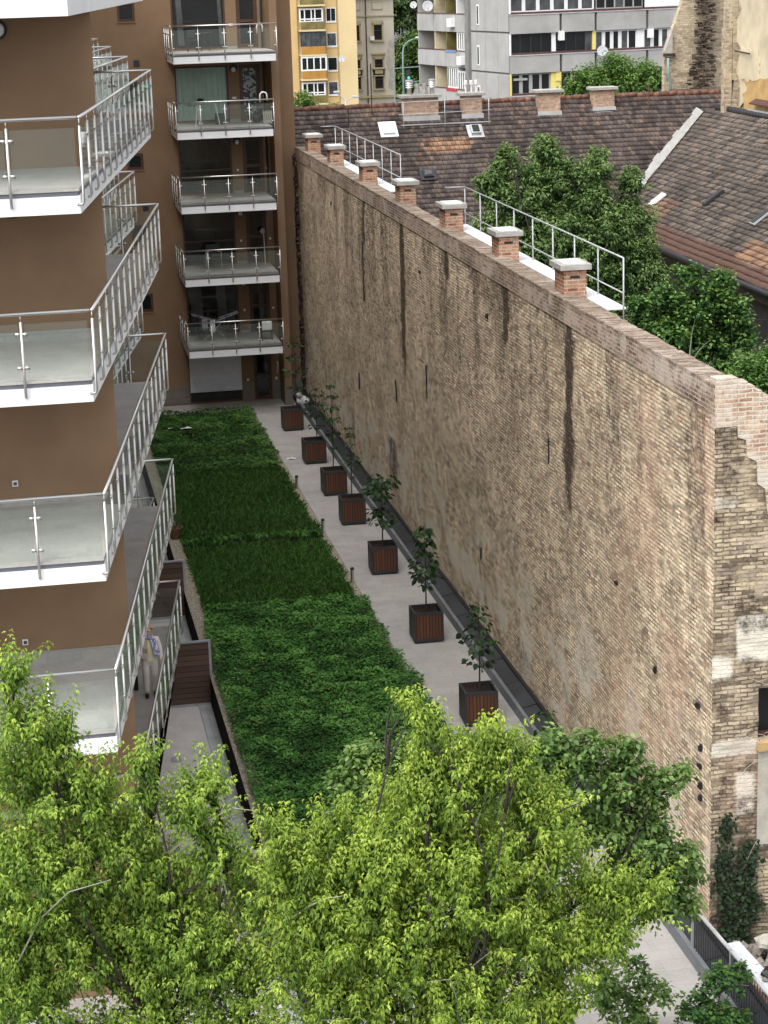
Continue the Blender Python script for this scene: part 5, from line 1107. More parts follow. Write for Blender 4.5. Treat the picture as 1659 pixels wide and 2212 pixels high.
# ================================================================= lawn: grass and clover
rg = np.random.RandomState(77)
def lawn_h(x, y):
    rough = np.where((y < 55.4) | (y > 71.8), 1.0, .32); h = .05 + rough * (.08 * vnoise(x * .8, y * .8, 51) + .17 * vnoise(x * 2.3, y * 2.3, 52) ** 1.5 + .07 * vnoise(x * 6, y * 6, 53))
    for yb, s in ((62.3, .10), (71.7, .12), (55.5, .05)): h = h + s * np.exp(-((y - yb - .25 * (vnoise(x * 1.5, x * 0 + yb, 54) - .5)) / .22) ** 2)
    return h
n = 110000; y = np.concatenate([36 + 19.6 * rg.rand(int(n * .58)), 71.6 + 10.9 * rg.rand(int(n * .20)), 55.5 + 16.2 * rg.rand(int(n * .22))]); x = 4.46 + 4.5 * rg.rand(len(y))
rough = (y < 55.4) | (y > 71.8)
ed = .20 * (vnoise(y * 1.6, y * 0 + 3, 61) - .5) + .12 * (vnoise(y * 5, y * 0 + 9, 62) - .5) + np.where(y < 55.4, np.where(y < 50, .22, .10), np.where(rough, .04, -.06)); x = x + ed * np.clip((x - 7.4) / 1.5, 0, 1)
e0 = np.clip((55 - y) / 3, 0, 1) * .24 - .02 * np.clip((y - 54) / 3, 0, 1); x = x - e0 * np.clip((6.0 - x) / 1.5, 0, 1)
h = lawn_h(x, y); fine = (y > 55.5) & (y < 71.7)
az = rg.uniform(0, 6.28, len(x)); el = np.where(fine, rg.uniform(.5, 1.3, len(x)), rg.uniform(-.1, .8, len(x)))
D = np.stack([np.cos(az) * np.cos(el), np.sin(az) * np.cos(el), np.sin(el)], 1); S = np.where(fine, rg.uniform(.10, .20, len(x)), rg.uniform(.05, .12, len(x)))
z = h * np.where(fine, .3, rg.uniform(.55, 1.05, len(x))); bnd = np.abs(y - 62.3 - .3 * (vnoise(x * 1.5, x * 0 + 5, 54) - .5)) < .28; z = np.where(bnd, h * .9, z); fine = fine & ~bnd
cl = np.clip(1.2 * (vnoise(x * 2.3, y * 2.3, 52) - .42) + .35 * vnoise(x * .7, y * .7, 71) + .55 * rg.rand(len(x)) * (z / (h + .01)) - .02, 0, 1)
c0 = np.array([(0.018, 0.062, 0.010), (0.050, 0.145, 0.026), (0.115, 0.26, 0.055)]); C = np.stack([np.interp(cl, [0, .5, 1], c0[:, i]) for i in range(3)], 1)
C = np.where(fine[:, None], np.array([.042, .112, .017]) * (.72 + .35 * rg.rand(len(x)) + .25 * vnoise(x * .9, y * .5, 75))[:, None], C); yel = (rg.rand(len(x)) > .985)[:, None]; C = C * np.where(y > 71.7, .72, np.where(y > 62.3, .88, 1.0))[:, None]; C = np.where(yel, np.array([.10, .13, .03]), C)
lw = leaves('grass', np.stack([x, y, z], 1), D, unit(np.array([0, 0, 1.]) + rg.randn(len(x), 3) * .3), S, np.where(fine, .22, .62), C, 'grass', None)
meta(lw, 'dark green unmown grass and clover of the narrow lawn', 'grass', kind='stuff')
for nm, lab, (px, py, s_) in (('litter', 'pale scrap of paper lying on the far part of the lawn', (6.05, 78.9, .28)), ('litter', 'small pale scrap beside the larger one on the far lawn', (5.45, 79.1, .12)), ('litter', 'white scrap of paper lying on the path beside the lawn edge', (9.45, 73.3, .22))):
    r_ = random.Random(int(px * 100)); mb = MB(); zz = .2 if px < 9 else .012
    g0 = [[(px + (i - 1.5) * s_ * .5, py + (j - 1) * s_ * .45 + .04 * i * s_, zz + r_.uniform(0, .05) * s_ * 4) for i in range(4)] for j in range(3)]
    for j in range(2):
        for i in range(3): mb.quad(g0[j][i], g0[j][i + 1], g0[j + 1][i + 1], g0[j + 1][i])
    meta(mb.build(nm, 'white_pl'), lab, 'litter')

# ================================================================= planters and their saplings
def planter_proto():
    t = thing('planter_box', 'x', 'planter', (0, 0, 0), 'wooden planters along the path'); s = .40; h = .86; f = MB()
    for sx in (-1, 1):
        for sy in (-1, 1): f.box(sx * s - .045 * (sx > 0) - 0, sx * s + .045 * (sx < 0), sy * s - .045 * (sy > 0), sy * s + .045 * (sy < 0), .05, h)
    for z0, z1 in ((.05, .13), (h - .07, h)):
        f.box(-s + .045, s - .045, -s, -s + .05, z0, z1).box(-s + .045, s - .045, s - .05, s, z0, z1).box(-s, -s + .05, -s + .045, s - .045, z0, z1).box(s - .05, s, -s + .045, s - .045, z0, z1)
    f.box(-s + .05, s - .05, -s + .05, s - .05, 0, .05); f.build('frame', 'charcoal', t, local=True)
    for (a, b_, c, d) in ((-s + .045, s - .045, -s + .012, -s + .03), (-s + .045, s - .045, s - .03, s - .012)):
        MB().box(a, b_, c, d, .13, h - .07).build('slat_panel', 'planterwood', t, local=True)
    for (a, b_, c, d) in ((-s + .012, -s + .03, -s + .045, s - .045), (s - .03, s - .012, -s + .045, s - .045)):
        MB().box(a, b_, c, d, .13, h - .07).build('side_panel', 'charcoal', t, local=True)
    MB().box(-s + .05, s - .05, -s + .05, s - .05, h - .18, h - .12).build('soil', 'soil', t, local=True)
    return t
PL = [(10.21, 78.4, 'planter box farthest along the path, by the brown block'), (10.22, 72.65, 'second planter box from the far end, with a bushy sapling'), (10.19, 67.85, 'planter box with a tall slim sapling, third from the far end'), (10.17, 63.9, 'planter box with a thin sparse sapling, fourth from the far end'),
      (10.13, 58.1, 'planter box with a wide drooping sapling, fifth from the far end'), (10.11, 51.5, 'planter box with a tall leafy column sapling, the nearest one fully in view'), (10.08, 45.1, 'planter box half hidden by the yellow green tree, below the tall dark sapling'), (10.05, 38.8, 'planter box almost hidden behind the foliage, nearest to the camera')]
pp0 = planter_proto(); rr = random.Random(12)
for i, (x, y, lab) in enumerate(PL):
    o = pp0 if i == 0 else copy_tree(pp0); o.location = (x, y, 0.002); o.rotation_euler = (0, 0, R(rr.uniform(-2.5, 2.5))); o['label'] = 'dark wooden ' + lab
SAPC = [(0.010, 0.026, 0.009), (0.020, 0.050, 0.016), (0.045, 0.095, 0.028)]
def sapling(i, x, y, top, lumps, lab, ls=.115, lean=(0, 0)):
    t = thing('planter_sapling', lab, 'sapling', (x, y, .7), 'saplings in the planters'); rg = np.random.RandomState(200 + i); rr = random.Random(200 + i)
    P = []; D = []; mb = MB(); b = Vector((x, y, .7)); tp = Vector((x + lean[0], y + lean[1], top)); mb.tube([b, b.lerp(tp, .5) + Vector((.02, 0, 0)), tp], [.022, .016, .006], 6)
    for (dz, r, nl) in lumps:
        c = b.lerp(tp, (dz - .7) / (top - .7))
        for k in range(nl):
            a = rr.uniform(0, 6.28); e = c + Vector((math.cos(a), math.sin(a), rr.uniform(-.35, .5))) * r * rr.uniform(.35, 1.05); P.append(e); q = Vector((math.cos(a), math.sin(a), rr.uniform(-1.0, -.1))); D.append(q)
            if k % 3 == 0: mb.tube([c - Vector((0, 0, r * .4)), c.lerp(e, .6), e], [.006, .005, .003], 4)
    mb.build('stem', 'barkdark', t); P = np.array(P); D = np.array(D); n = len(P); f = rg.rand(n)
    C = np.stack([np.interp(f, [0, .5, 1], [c[j] for c in SAPC]) for j in range(3)], 1)
    leaves('foliage', P, D, unit(np.array([0, 0, 1.]) + rg.randn(n, 3) * .4), ls * rg.uniform(.7, 1.25, n), np.full(n, .8), C, 'leafd', t)
sapling(0, 10.5, 79.2, 3.6, [(1.5, .35, 40), (2.1, .45, 60), (2.7, .40, 50), (3.2, .3, 30), (3.5, .2, 14)], 'bushy dark sapling at the far end of the path against the brown corner')
sapling(1, 10.35, 72.75, 2.75, [(1.3, .25, 22), (1.7, .34, 46), (2.1, .36, 50), (2.5, .28, 30), (2.7, .15, 12)], 'short bushy sapling in the second planter from the far end')
sapling(2, 10.2, 67.9, 3.85, [(1.6, .14, 12), (2.1, .28, 34), (2.6, .30, 46), (3.0, .25, 38), (3.4, .20, 30), (3.75, .14, 18)], 'tall slim sapling reaching high up the brick wall in the third planter')
sapling(3, 10.17, 63.9, 3.25, [(1.5, .10, 5), (1.9, .30, 26), (2.2, .26, 24), (2.6, .16, 14), (2.9, .14, 14), (3.15, .12, 12)], 'thin sparse sapling in the fourth planter from the far end')
sapling(4, 10.13, 58.1, 2.9, [(1.55, .38, 20), (1.9, .16, 18), (2.3, .30, 28), (2.6, .46, 52), (2.8, .40, 36), (1.75, .45, 14)], 'wide drooping sapling with big leaves in the fifth planter from the far end', .19)
sapling(5, 10.11, 51.5, 3.15, [(1.5, .12, 8), (1.8, .34, 32), (2.1, .36, 34), (2.4, .22, 26), (2.7, .20, 30), (2.95, .20, 26), (3.1, .12, 12)], 'tall leafy column sapling in the nearest fully visible planter', .18)
sapling(6, 10.12, 45.15, 3.0, [(1.45, .34, 22), (1.75, .30, 22), (2.05, .44, 30), (2.35, .34, 22), (2.6, .18, 12), (2.85, .16, 14)], 'sparse dark sapling rising above the yellow green tree in the half hidden planter', .17)
sapling(7, 10.15, 38.9, 2.6, [(1.3, .3, 16), (1.7, .28, 16), (2.1, .22, 14), (2.45, .15, 12)], 'small dark sapling near the kerb in the planter closest to the camera', .16)
sp_ = thing('plastic_sack', 'crumpled white plastic sack lying behind the farthest planter by the brown corner', 'sack', (10.95, 80.6, .5)); rg2 = np.random.RandomState(6)
V = unit(rg2.randn(60, 3)); mb = MB(); 
def lump(c, r, seed, sx=1, sy=1, sz=1, n=10, m=7, amp=.35):
    rg_ = np.random.RandomState(seed); mb = MB(); c = Vector(c)
    for i in range(m + 1):
        th = math.pi * i / m
        for j in range(n):
            a = 2 * math.pi * j / n; k = r * (1 - amp + amp * rg_.rand()); mb.v.append((c.x + k * sx * math.sin(th) * math.cos(a), c.y + k * sy * math.sin(th) * math.sin(a), c.z + k * sz * math.cos(th)))
    for i in range(m):
        for j in range(n): j2 = (j + 1) % n; mb.f.append((i * n + j, (i + 1) * n + j, (i + 1) * n + j2, i * n + j2))
    return mb
m_ = lump((10.95, 80.6, .68), .32, 6, 1.0, .8, .6); m_.build('sack_body', 'white_pl', sp_)
m_ = lump((10.8, 80.5, .92), .18, 16, 1.0, .8, .6); m_.build('sack_neck', 'lead', sp_)
for (y, lab) in ((68.9, 'short steel bollard light at the lawn edge, farthest of the three'), (62.9, 'short steel bollard light at the lawn edge, middle one of the three'), (57.2, 'short steel bollard light at the lawn edge, nearest of the three')):
    b_ = thing('bollard_light', lab, 'bollard', (9.04, y, 0), 'bollard lights along the lawn'); MB().lathe((9.04, y, 0), [(.055, -.02), (.055, .40)], 12).build('post', 'steel', b_, smooth=False); MB().lathe((9.04, y, .40), [(.06, 0), (.06, .05), (.03, .07)], 12).build('cap', 'charcoal', b_)

# ================================================================= terrace partitions
def partition(y, x0, lab):
    t = thing('wooden_partition', lab, 'partition', (3.5, y, -.8), 'wooden partitions between the terraces'); zt = .95
    MB().box(4.10, 4.16, y - .03, y + .03, -.8, zt + .02).build('post', 'steel_d', t); MB().box(3.0, 3.05, y - .028, y + .028, -.8, zt).build('post', 'steel_d', t)
    MB().box(x0, 4.10, y - .03, y + .03, zt - .03, zt + .015).build('top_rail', 'steel_d', t); MB().box(x0, 4.10, y - .03, y + .03, -.8, -.73).build('bottom_rail', 'steel_d', t)
    MB().box(3.05, 4.10, y - .018, y + .018, -.73, zt - .03).build('board_panel', 'partwood', t); MB().box(x0, 3.0, y - .017, y + .017, -.73, zt - .03).build('board_panel', 'partwood', t)
partition(50.1, CX_ + .02, 'dark wooden partition on the terrace right beside the woman, middle of three')
partition(57.7, CX_ + .02, 'farthest dark wooden terrace partition, beyond the woman')
partition(36.85, CX_ + .02, 'nearest wooden terrace partition, mostly hidden by the leaves')
pk = thing('flower_pot', 'dark flower pot with dry plant on the gravel by the retaining wall', 'pot', (4.35, 63.6, 0)); MB().lathe((4.35, 63.6, .0), [(.16, 0), (.24, .34), (.25, .36), (.21, .36), (.20, .30)], 16).build('pot', 'rust', pk)
mb = MB(); rr = random.Random(31)
for i in range(14): mb.tube(limb((4.35, 63.6, .3), (4.35 + rr.uniform(-.35, .35), 63.6 + rr.uniform(-.3, .3), rr.uniform(.5, 1.0)), rr, .2, 4), [.008, .007, .005, .003], 4)
mb.build('dry_plant', 'bark', pk)

# ================================================================= metal fence and rubble lot at the bottom right
t = thing('metal_fence', 'dark grey metal bar fence between the path and the rubble lot', 'fence', (11.25, 28, 0))
F0 = Vector((11.10, 32.3, 0)); F1 = Vector((11.42, 25.0, 0)); u = (F1 - F0).normalized()
def fl_(a): return F0 + u * a
for a in np.arange(0, 7.4, 1.8): p_ = fl_(a); MB().obox((p_.x, p_.y, .52), (.05, .05, 1.12)).build('post', 'steel_d', t)
MB().obox(((F0 + F1) / 2) + Vector((0, 0, 1.06)), (.06, 7.3, .035), Matrix.Rotation(math.atan2(-u.x, -u.y) * -1, 3, 'Z')).build('top_rail', 'lead', t)
MB().obox(((F0 + F1) / 2) + Vector((0, 0, .12)), (.04, 7.3, .03), Matrix.Rotation(math.atan2(-u.x, -u.y) * -1, 3, 'Z')).build('bottom_rail', 'lead', t)
mb = MB()
for a in np.arange(.08, 7.3, .11): p_ = fl_(a); mb.obox((p_.x, p_.y, .58), (.014, .014, .92))
mb.build('bars', 'charcoal', t)
t = thing('metal_rail', 'pale galvanised rail crossing the bottom right corner', 'rail', (11.4, 29.2, 0)); MB().tube([(10.9, 29.15, .15), (12.4, 29.4, .28)], .035, 8).build('pipe', 'lead', t, smooth=True); MB().tube([(10.95, 29.0, -.02), (12.4, 29.25, .12)], .03, 8).build('lower_pipe', 'lead', t, smooth=True)
struct('lot_ground', MB().box(11.6, 24, 12, 32.75, -.98, -.15), 'yard')
rg = np.random.RandomState(15); V = []; Fc = []; base = 0
for i in range(420):
    x = rg.uniform(11.65, 14.5); y = rg.uniform(27.5, 32.6); hgt = -.12 + .5 * vnoise(np.array([x * .8]), np.array([y * .8]), 3)[0]; s_ = rg.uniform(.05, .17); q = Matrix.Rotation(rg.uniform(0, 6), 3, Vector(unit(rg.randn(3)))); mb = MB().obox((x, y, hgt), (s_ * 1.6, s_, s_ * .7), q)
    V += mb.v; Fc += [tuple(a + base for a in f) for f in mb.f]; base += 8
mb = MB(); mb.v = V; mb.f = Fc; meta(mb.build('rubble', 'stone'), 'heap of broken brick and plaster rubble in the lot at the foot of the ruined house', 'rubble', kind='stuff')
pl = MB().obox((11.95, 31.2, .18), (.28, 2.0, .07), Matrix.Rotation(R(8), 3, 'Z') @ Matrix.Rotation(R(6), 3, 'X')); meta(pl.build('white_board', 'boardwhite'), 'long white board lying on the rubble beside the fence', 'board')
pl = MB().obox((11.75, 29.9, .15), (.12, 2.6, .10), Matrix.Rotation(R(5), 3, 'Z')); meta(pl.build('timber_beam', 'rust'), 'weathered reddish timber beam lying along the metal fence', 'beam')
for (c, r, sd, lab, mt) in (((12.42, 32.0, .35), .24, 41, 'white lump of plaster at the foot of the ruined house wall, upper one', 'plaster'), ((12.55, 31.3, .38), .30, 42, 'biggest pale boulder like lump of plaster in the rubble heap', 'plaster'), ((12.35, 30.5, .32), .27, 43, 'pale lump of plaster in the rubble close to the fence', 'plaster')): meta(lump(c, r, sd, 1.2, .9, .8).build('plaster_lump', mt), lab, 'rubble')
for (c, r, sd, lab) in (((12.3, 31.0, .28), .32, 51, 'crumpled black sheet lying in the rubble beside the white board'),): meta(lump(c, r, sd, 1.3, 1.0, .4).build('black_sheet', 'black'), lab, 'sheet')
# ivy and dry stems on the ruined wall
def ivy(lab, lumps, seed, n0):
    t = thing('climbing_plant', lab, 'ivy', (lumps[-1][0], 32.6, 0)); rg = np.random.RandomState(seed); P = []; mb = MB(); rr = random.Random(seed)
    for (x, z, rx, rz) in lumps:
        n = int(n0 * rx * rz * 4); a = rg.randn(n, 2) * .5; P.append(np.stack([x + a[:, 0] * rx, 32.72 - .12 * rg.rand(n), z + a[:, 1] * rz], 1))
    P = np.vstack(P); n = len(P); D = np.stack([rg.randn(n) * .5, -rg.rand(n) * .8 - .1, -rg.rand(n)], 1); f = rg.rand(n); C = np.stack([np.interp(f, [0, 1], [c0, c1]) for c0, c1 in ((.006, .026), (.014, .048), (.006, .016))], 1)
    leaves('foliage', P, D, unit(np.array([0, -1., .6]) + rg.randn(n, 3) * .4), .085 * rg.uniform(.6, 1.3, n), np.full(n, .85), C, 'leafd', t)
    for k in range(10):
        x0 = lumps[-1][0] + rr.uniform(-.15, .15); pts = [(x0, 32.68, -.3)]; tgt = rr.choice(lumps)
        for q in range(1, 7): pts.append((x0 + (tgt[0] - x0) * q / 6 + rr.uniform(-.05, .05), 32.68 + rr.uniform(-.04, .03), -.3 + (tgt[1] + .4) * q / 6))
        mb.tube(pts, .007, 4)
    mb.build('stems', 'barkdark', t)
ivy('dark ivy climbing the left part of the ruined brick wall', [(11.86, 2.35, .16, .30), (11.78, 1.75, .16, .34), (11.85, 1.25, .22, .30), (11.9, .75, .14, .3), (11.85, .2, .2, .25)], 61, 620)
ivy('dark ivy patch on the ruined wall beneath the broken window', [(12.25, 1.75, .20, .34), (12.22, 1.2, .22, .34), (12.35, .85, .2, .3), (12.12, .45, .2, .4), (12.18, -.1, .2, .3)], 62, 620)
ds = thing('dry_stems', 'thin pale bare stems hanging over the broken window of the ruined house', 'dry plant', (12.6, 32.4, 2)); mb = MB(); rr = random.Random(71)
for i in range(16):
    a = (12.75 + rr.uniform(-.1, .3), 32.4, rr.uniform(2.5, 6.0)); e = (rr.uniform(12.0, 12.5), 32.5 + rr.uniform(-.2, .2), a[2] + rr.uniform(-.9, .9)); mb.tube(limb(a, e, rr, .2, 6), [.009, .008, .007, .006, .005, .003], 4)
mb.build('stems', 'twig', ds)

# ================================================================= things on the far balconies
YB = 83.2
t = thing('ironing_board', 'white legged ironing board with black cover on the curtained balcony of the far block', 'ironing board', (7.7, YB, FL[1]))
MB().tube([(7.45, YB, FL[1]), (7.55, YB, FL[1] + .92)], .018, 6).tube([(8.42, YB, FL[1]), (8.25, YB, FL[1] + .92)], .018, 6).tube([(7.6, YB + .2, FL[1]), (7.62, YB, FL[1] + .9)], .015, 6).build('legs', 'white_pl', t)
MB().box(7.5, 8.3, YB - .15, YB + .15, FL[1] + .90, FL[1] + .94).build('board', 'lead', t, bevel=.01); lump((7.68, YB, FL[1] + 1.02), .16, 3, 1.1, .6, .5).build('iron_rest', 'black', t)
t = thing('storage_box', 'black box standing on the curtained balcony beside the ironing board', 'box', (8.5, YB + .5, FL[1])); MB().box(8.30, 8.68, YB + .3, YB + .7, FL[1], FL[1] + .38).build('box_body', 'black', t, bevel=.02); MB().box(8.29, 8.69, YB + .29, YB + .71, FL[1] + .38, FL[1] + .42).build('lid', 'charcoal', t)
t = thing('rubbish_bag', 'bulging black rubbish bag at the right end of the curtained balcony', 'bag', (10.0, YB, FL[1])); lump((9.95, YB + .2, FL[1] + .22), .27, 9, 1, .9, .9).build('bag_body', 'black', t, smooth=True); lump((10.05, YB + .2, FL[1] + .52), .10, 19, 1.4, 1, .8).build('bag_neck', 'charcoal', t)
t = thing('wooden_pallet', 'light wooden slats leaning at the right end of the curtained balcony', 'pallet', (10.25, YB - .4, FL[1])); mb = MB()
for i in range(5): mb.box(10.12 + i * .075, 10.17 + i * .075, YB - .5, YB - .47, FL[1] + .02, FL[1] + .52)
mb.box(10.1, 10.46, YB - .47, YB - .44, FL[1] + .08, FL[1] + .14).box(10.1, 10.46, YB - .47, YB - .44, FL[1] + .4, FL[1] + .46); mb.build('slats', 'plaster', t)
def arch(lab, x, y, zf, r, h):
    t = thing('clothes_hook', lab, 'hook', (x, y, zf)); pts = [(x - r, y, zf + h - .25)] + [(x - r * math.cos(a), y, zf + h + r * math.sin(a)) for a in np.linspace(0, math.pi, 9)] + [(x + r, y, zf + h - .2)]
    MB().tube(pts, .028, 8).build('arch', 'white_pl', t, smooth=True); MB().box(x - .03, x + .03, y + .02, y + .4, zf + h + r - .04, zf + h + r).build('stem', 'white_pl', t)
arch('white plastic arch above the rail at the right of the curtained balcony', 10.02, 81.6, FL[1], .14, 1.18); arch('small white plastic arch at the right of the topmost far balcony', 10.0, 81.7, FL[0], .11, .92)
t = thing('garden_table', 'small dark table with two chairs shape on the topmost far balcony', 'table', (8.0, YB + .3, FL[0])); MB().lathe((8.05, YB + .3, FL[0] + .70), [(.32, 0), (.32, .03)], 16).build('table_top', 'charcoal', t); MB().tube([(7.85, YB + .3, FL[0]), (8.2, YB + .3, FL[0] + .7)], .015, 5).tube([(8.2, YB + .3, FL[0]), (7.85, YB + .3, FL[0] + .7)], .015, 5).build('legs', 'charcoal', t)
t = thing('folding_chair', 'dark folding chair at the left of the topmost far balcony', 'chair', (7.5, YB + .3, FL[0])); MB().box(7.3, 7.7, YB + .1, YB + .5, FL[0] + .43, FL[0] + .46).build('seat', 'charcoal', t); MB().box(7.32, 7.68, YB + .5, YB + .53, FL[0] + .55, FL[0] + .85).build('backrest', 'charcoal', t)
for (xa, ya) in ((7.32, .12), (7.68, .12), (7.32, .5), (7.68, .5)): MB().tube([(xa, YB + ya, FL[0]), (xa, YB + ya, FL[0] + .85 if ya > .3 else FL[0] + .44)], .014, 5).build('leg', 'charcoal', t)
t = thing('mop', 'mop leaning in the right corner of the far balcony above the laundry', 'mop', (10.0, 83.5, FL[3])); MB().tube([(10.0, 83.2, FL[3] + .1), (10.1, 84.2, FL[3] + 1.3)], .015, 6).build('handle', 'white_pl', t); lump((10.05, 84.15, FL[3] + 1.35), .12, 5, 1, .5, 1.2).build('mop_head', 'plaster', t)
t = thing('garden_chair', 'pale framed garden chair behind the rail of the far balcony above the laundry', 'chair', (7.9, 83.6, FL[3]))
MB().tube([(7.6, 83.5, FL[3]), (7.62, 83.5, FL[3] + .7), (7.75, 83.5, FL[3] + .7)], .02, 6).tube([(8.25, 83.5, FL[3]), (8.23, 83.5, FL[3] + .7), (8.1, 83.5, FL[3] + .7)], .02, 6).build('frame', 'lead', t); MB().box(7.65, 8.2, 83.3, 83.8, FL[3] + .38, FL[3] + .42).build('seat', 'charcoal', t); MB().box(7.65, 8.2, 83.8, 83.84, FL[3] + .45, FL[3] + .95).build('backrest', 'charcoal', t)
t = thing('drying_rack', 'folding drying rack full of dark laundry on the lowest far balcony', 'drying rack', (7.8, 83.1, FL[4])); zf = FL[4]; mb = MB()
for s in (-1, 1): mb.tube([(7.8 + s * .1, 82.9, zf + .85), (7.8 + s * .95, 82.9, zf + 1.12)], .012, 5).tube([(7.8 + s * .1, 83.4, zf + .85), (7.8 + s * .95, 83.4, zf + 1.12)], .012, 5).tube([(7.8 + s * .95, 82.9, zf + 1.12), (7.8 + s * .95, 83.4, zf + 1.12)], .012, 5).tube([(7.8 - s * .5, 82.9 + .2 * s, zf), (7.8 + s * .4, 83.1, zf + .86)], .012, 5)
for q in range(5): mb.tube([(6.9, 82.95 + q * .1, zf + 1.1), (7.7, 82.95 + q * .1, zf + .85), (7.9, 82.95 + q * .1, zf + .85), (8.7, 82.95 + q * .1, zf + 1.1)], .006, 4)
mb.build('frame', 'steel_d', t)
for (x, wd, ln, mt, lab, q) in ((7.0, .34, .75, 'black', 'black garment hanging at the left end of the drying rack', 0), (7.38, .22, .45, 'lead', 'grey towel on the drying rack beside the black garment', 1), (7.68, .20, .5, 'white_pl', 'white cloth hanging in the middle of the drying rack', 0), (8.0, .34, .42, 'charcoal', 'charcoal garment right of the white cloth on the drying rack', 1), (8.4, .42, .5, 'black', 'black garment hanging at the right end of the drying rack', 0)):
    zt = zf + .86 + abs(x - 7.8) * .28; nn = 8; mb = MB()
    for i in range(nn):
        xa = x - wd / 2 + wd * i / nn; xb = xa + wd / nn; ya = 82.9 + q * .2 + .02 * math.sin(i * 1.9); yb = 82.9 + q * .2 + .02 * math.sin((i + 1) * 1.9); l1 = ln * (1 + .12 * math.sin(i * 2.3))
        mb.quad((xa, ya, zt - l1), (xb, yb, zt - l1), (xb, yb + .02, zt), (xa, ya + .02, zt)); mb.quad((xa, ya + .02, zt), (xb, yb + .02, zt), (xb, yb + .07, zt - l1 * .7), (xa, ya + .07, zt - l1 * .7))
    meta(mb.build('laundry', mt), lab, 'laundry', 'laundry on the drying rack')
t = thing('garden_chair', 'chair with white cushion at the right end of the lowest far balcony', 'chair', (9.85, 82.6, FL[4])); MB().box(9.62, 10.08, 82.4, 82.85, zf + .36, zf + .42).build('seat', 'charcoal', t); MB().box(9.64, 10.06, 82.34, 82.44, zf + .42, zf + .80).build('cushion', 'white_pl', t, bevel=.04)
for (xa, ya) in ((9.65, 82.42), (10.05, 82.42), (9.65, 82.82), (10.05, 82.82)): MB().tube([(xa, ya, zf), (xa, ya, zf + .38)], .018, 5).build('leg', 'charcoal', t)

# ================================================================= the woman on the gallery
M['skin'] = pbr('skin', (0.60, 0.40, 0.31), 0.55, 0.05, 6)
M['hair'] = pbr('auburn hair', (0.40, 0.25, 0.14), 0.6, 0.25, 30)
M['jacket'] = pbr('beige jacket', (0.60, 0.535, 0.505), 0.9, 0.08, 5, 0.4, 40)
M['shirt'] = pbr('pale yellow shirt', (0.66, 0.63, 0.42), 0.9, 0.05, 5)
M['trousers'] = pbr('off white trousers', (0.70, 0.67, 0.625), 0.9, 0.07, 4, 0.5, 18)
m, nt, b = mk('patterned scarf'); g = N(nt, 'TexCoord'); vo = N(nt, 'TexVoronoi'); vo.inputs['Scale'].default_value = 38.0; L(nt, g.outputs['Object'], vo.inputs['Vector']); sp = N(nt, 'SeparateColor'); L(nt, vo.outputs['Color'], sp.inputs[0])
L(nt, ramp(nt, sp.outputs[0], [(0.0, (0.10, 0.11, 0.28)), (0.5, (0.20, 0.22, 0.42)), (0.7, (0.50, 0.50, 0.62)), (1.0, (0.62, 0.60, 0.66))]), b.inputs['Base Color']); b.inputs['Roughness'].default_value = 0.9; M['scarf'] = m
def skin(name, pts, edges, rad, mat, parent, root=0, sub=2):
    me = bpy.data.meshes.new(name); o = bpy.data.objects.new(name, me); link(o); me.from_pydata(pts, edges, []); me.update()
    md = o.modifiers.new('skin', 'SKIN'); md.use_smooth_shade = True
    if not me.skin_vertices: 
        bm_ = None
    sv = me.skin_vertices[0].data
    for i, r in enumerate(rad):
        sv[i].radius = (r, r) if not hasattr(r, '__len__') else r; sv[i].use_root = (i == root)
    s = o.modifiers.new('subd', 'SUBSURF'); s.levels = sub; s.render_levels = sub
    me.materials.append(M[mat]); o.parent = parent; BASE[o.name] = BASE[parent.name]
    return o
PX, PY, PZ = 2.10, 40.85, FL[4]
W_ = thing('person', 'woman in beige jacket, blue patterned scarf and off white trousers standing on the lowest balcony', 'person', (PX, PY, PZ), rotz=R(2))
pts = [(0, 0, .88), (0, -.005, 1.0), (0, -.01, 1.14), (0, 0, 1.27), (0, .005, 1.345), (0, -.015, 1.40), (0, -.02, 1.47), (0, -.005, 1.535)]
rad = [(.145, .105), (.135, .10), (.145, .105), (.12, .085), .05, (.062, .068), (.076, .088), (.06, .075)]
ed = [(0, 1), (1, 2), (2, 3), (3, 4), (4, 5), (5, 6), (6, 7)]
def add(p, r, frm): pts.append(p); rad.append(r); ed.append((frm, len(pts) - 1)); return len(pts) - 1
for s in (-1, 1):
    k = add((s * .165, .01, 1.265), .052, 3); k = add((s * .225, .03, 1.03), .043, k); k = add((s * .235, -.02 if s < 0 else -.05, .83), .031, k); w_i = add((s * .235, -.035 if s < 0 else -.07, .765), (.038, .020), k)
    base = pts[w_i]
    for f, (dx, dy, ln) in enumerate(((-.026, -.012, .070), (-.009, -.004, .080), (.009, .002, .076), (.024, .008, .060))):
        a = add((base[0] + dy * s, base[1] + dx * .9, base[2] - .035), .0095, w_i); a = add((base[0] + dy * s - s * .006, base[1] + dx, base[2] - .035 - ln * .55), .0085, a); add((base[0] + dy * s - s * .022, base[1] + dx, base[2] - .035 - ln), .0075, a)
    a = add((base[0] - s * .012, base[1] - .042, base[2] - .005), .010, w_i); add((base[0] - s * .022, base[1] - .058, base[2] - .045), .0085, a)
    k = add((s * .085, 0, .80), .085, 0); k = add((s * .09, -.012, .47), .058, k); k = add((s * .085 - (.0 if s < 0 else .0), .02 if s < 0 else .10, .09), .038, k); k = add((s * .085, .0 if s < 0 else .08, .035), .035, k); add((s * .10, -.12 if s < 0 else -.04, .028), .030, k)
skin('body', pts, ed, rad, 'skin', W_)
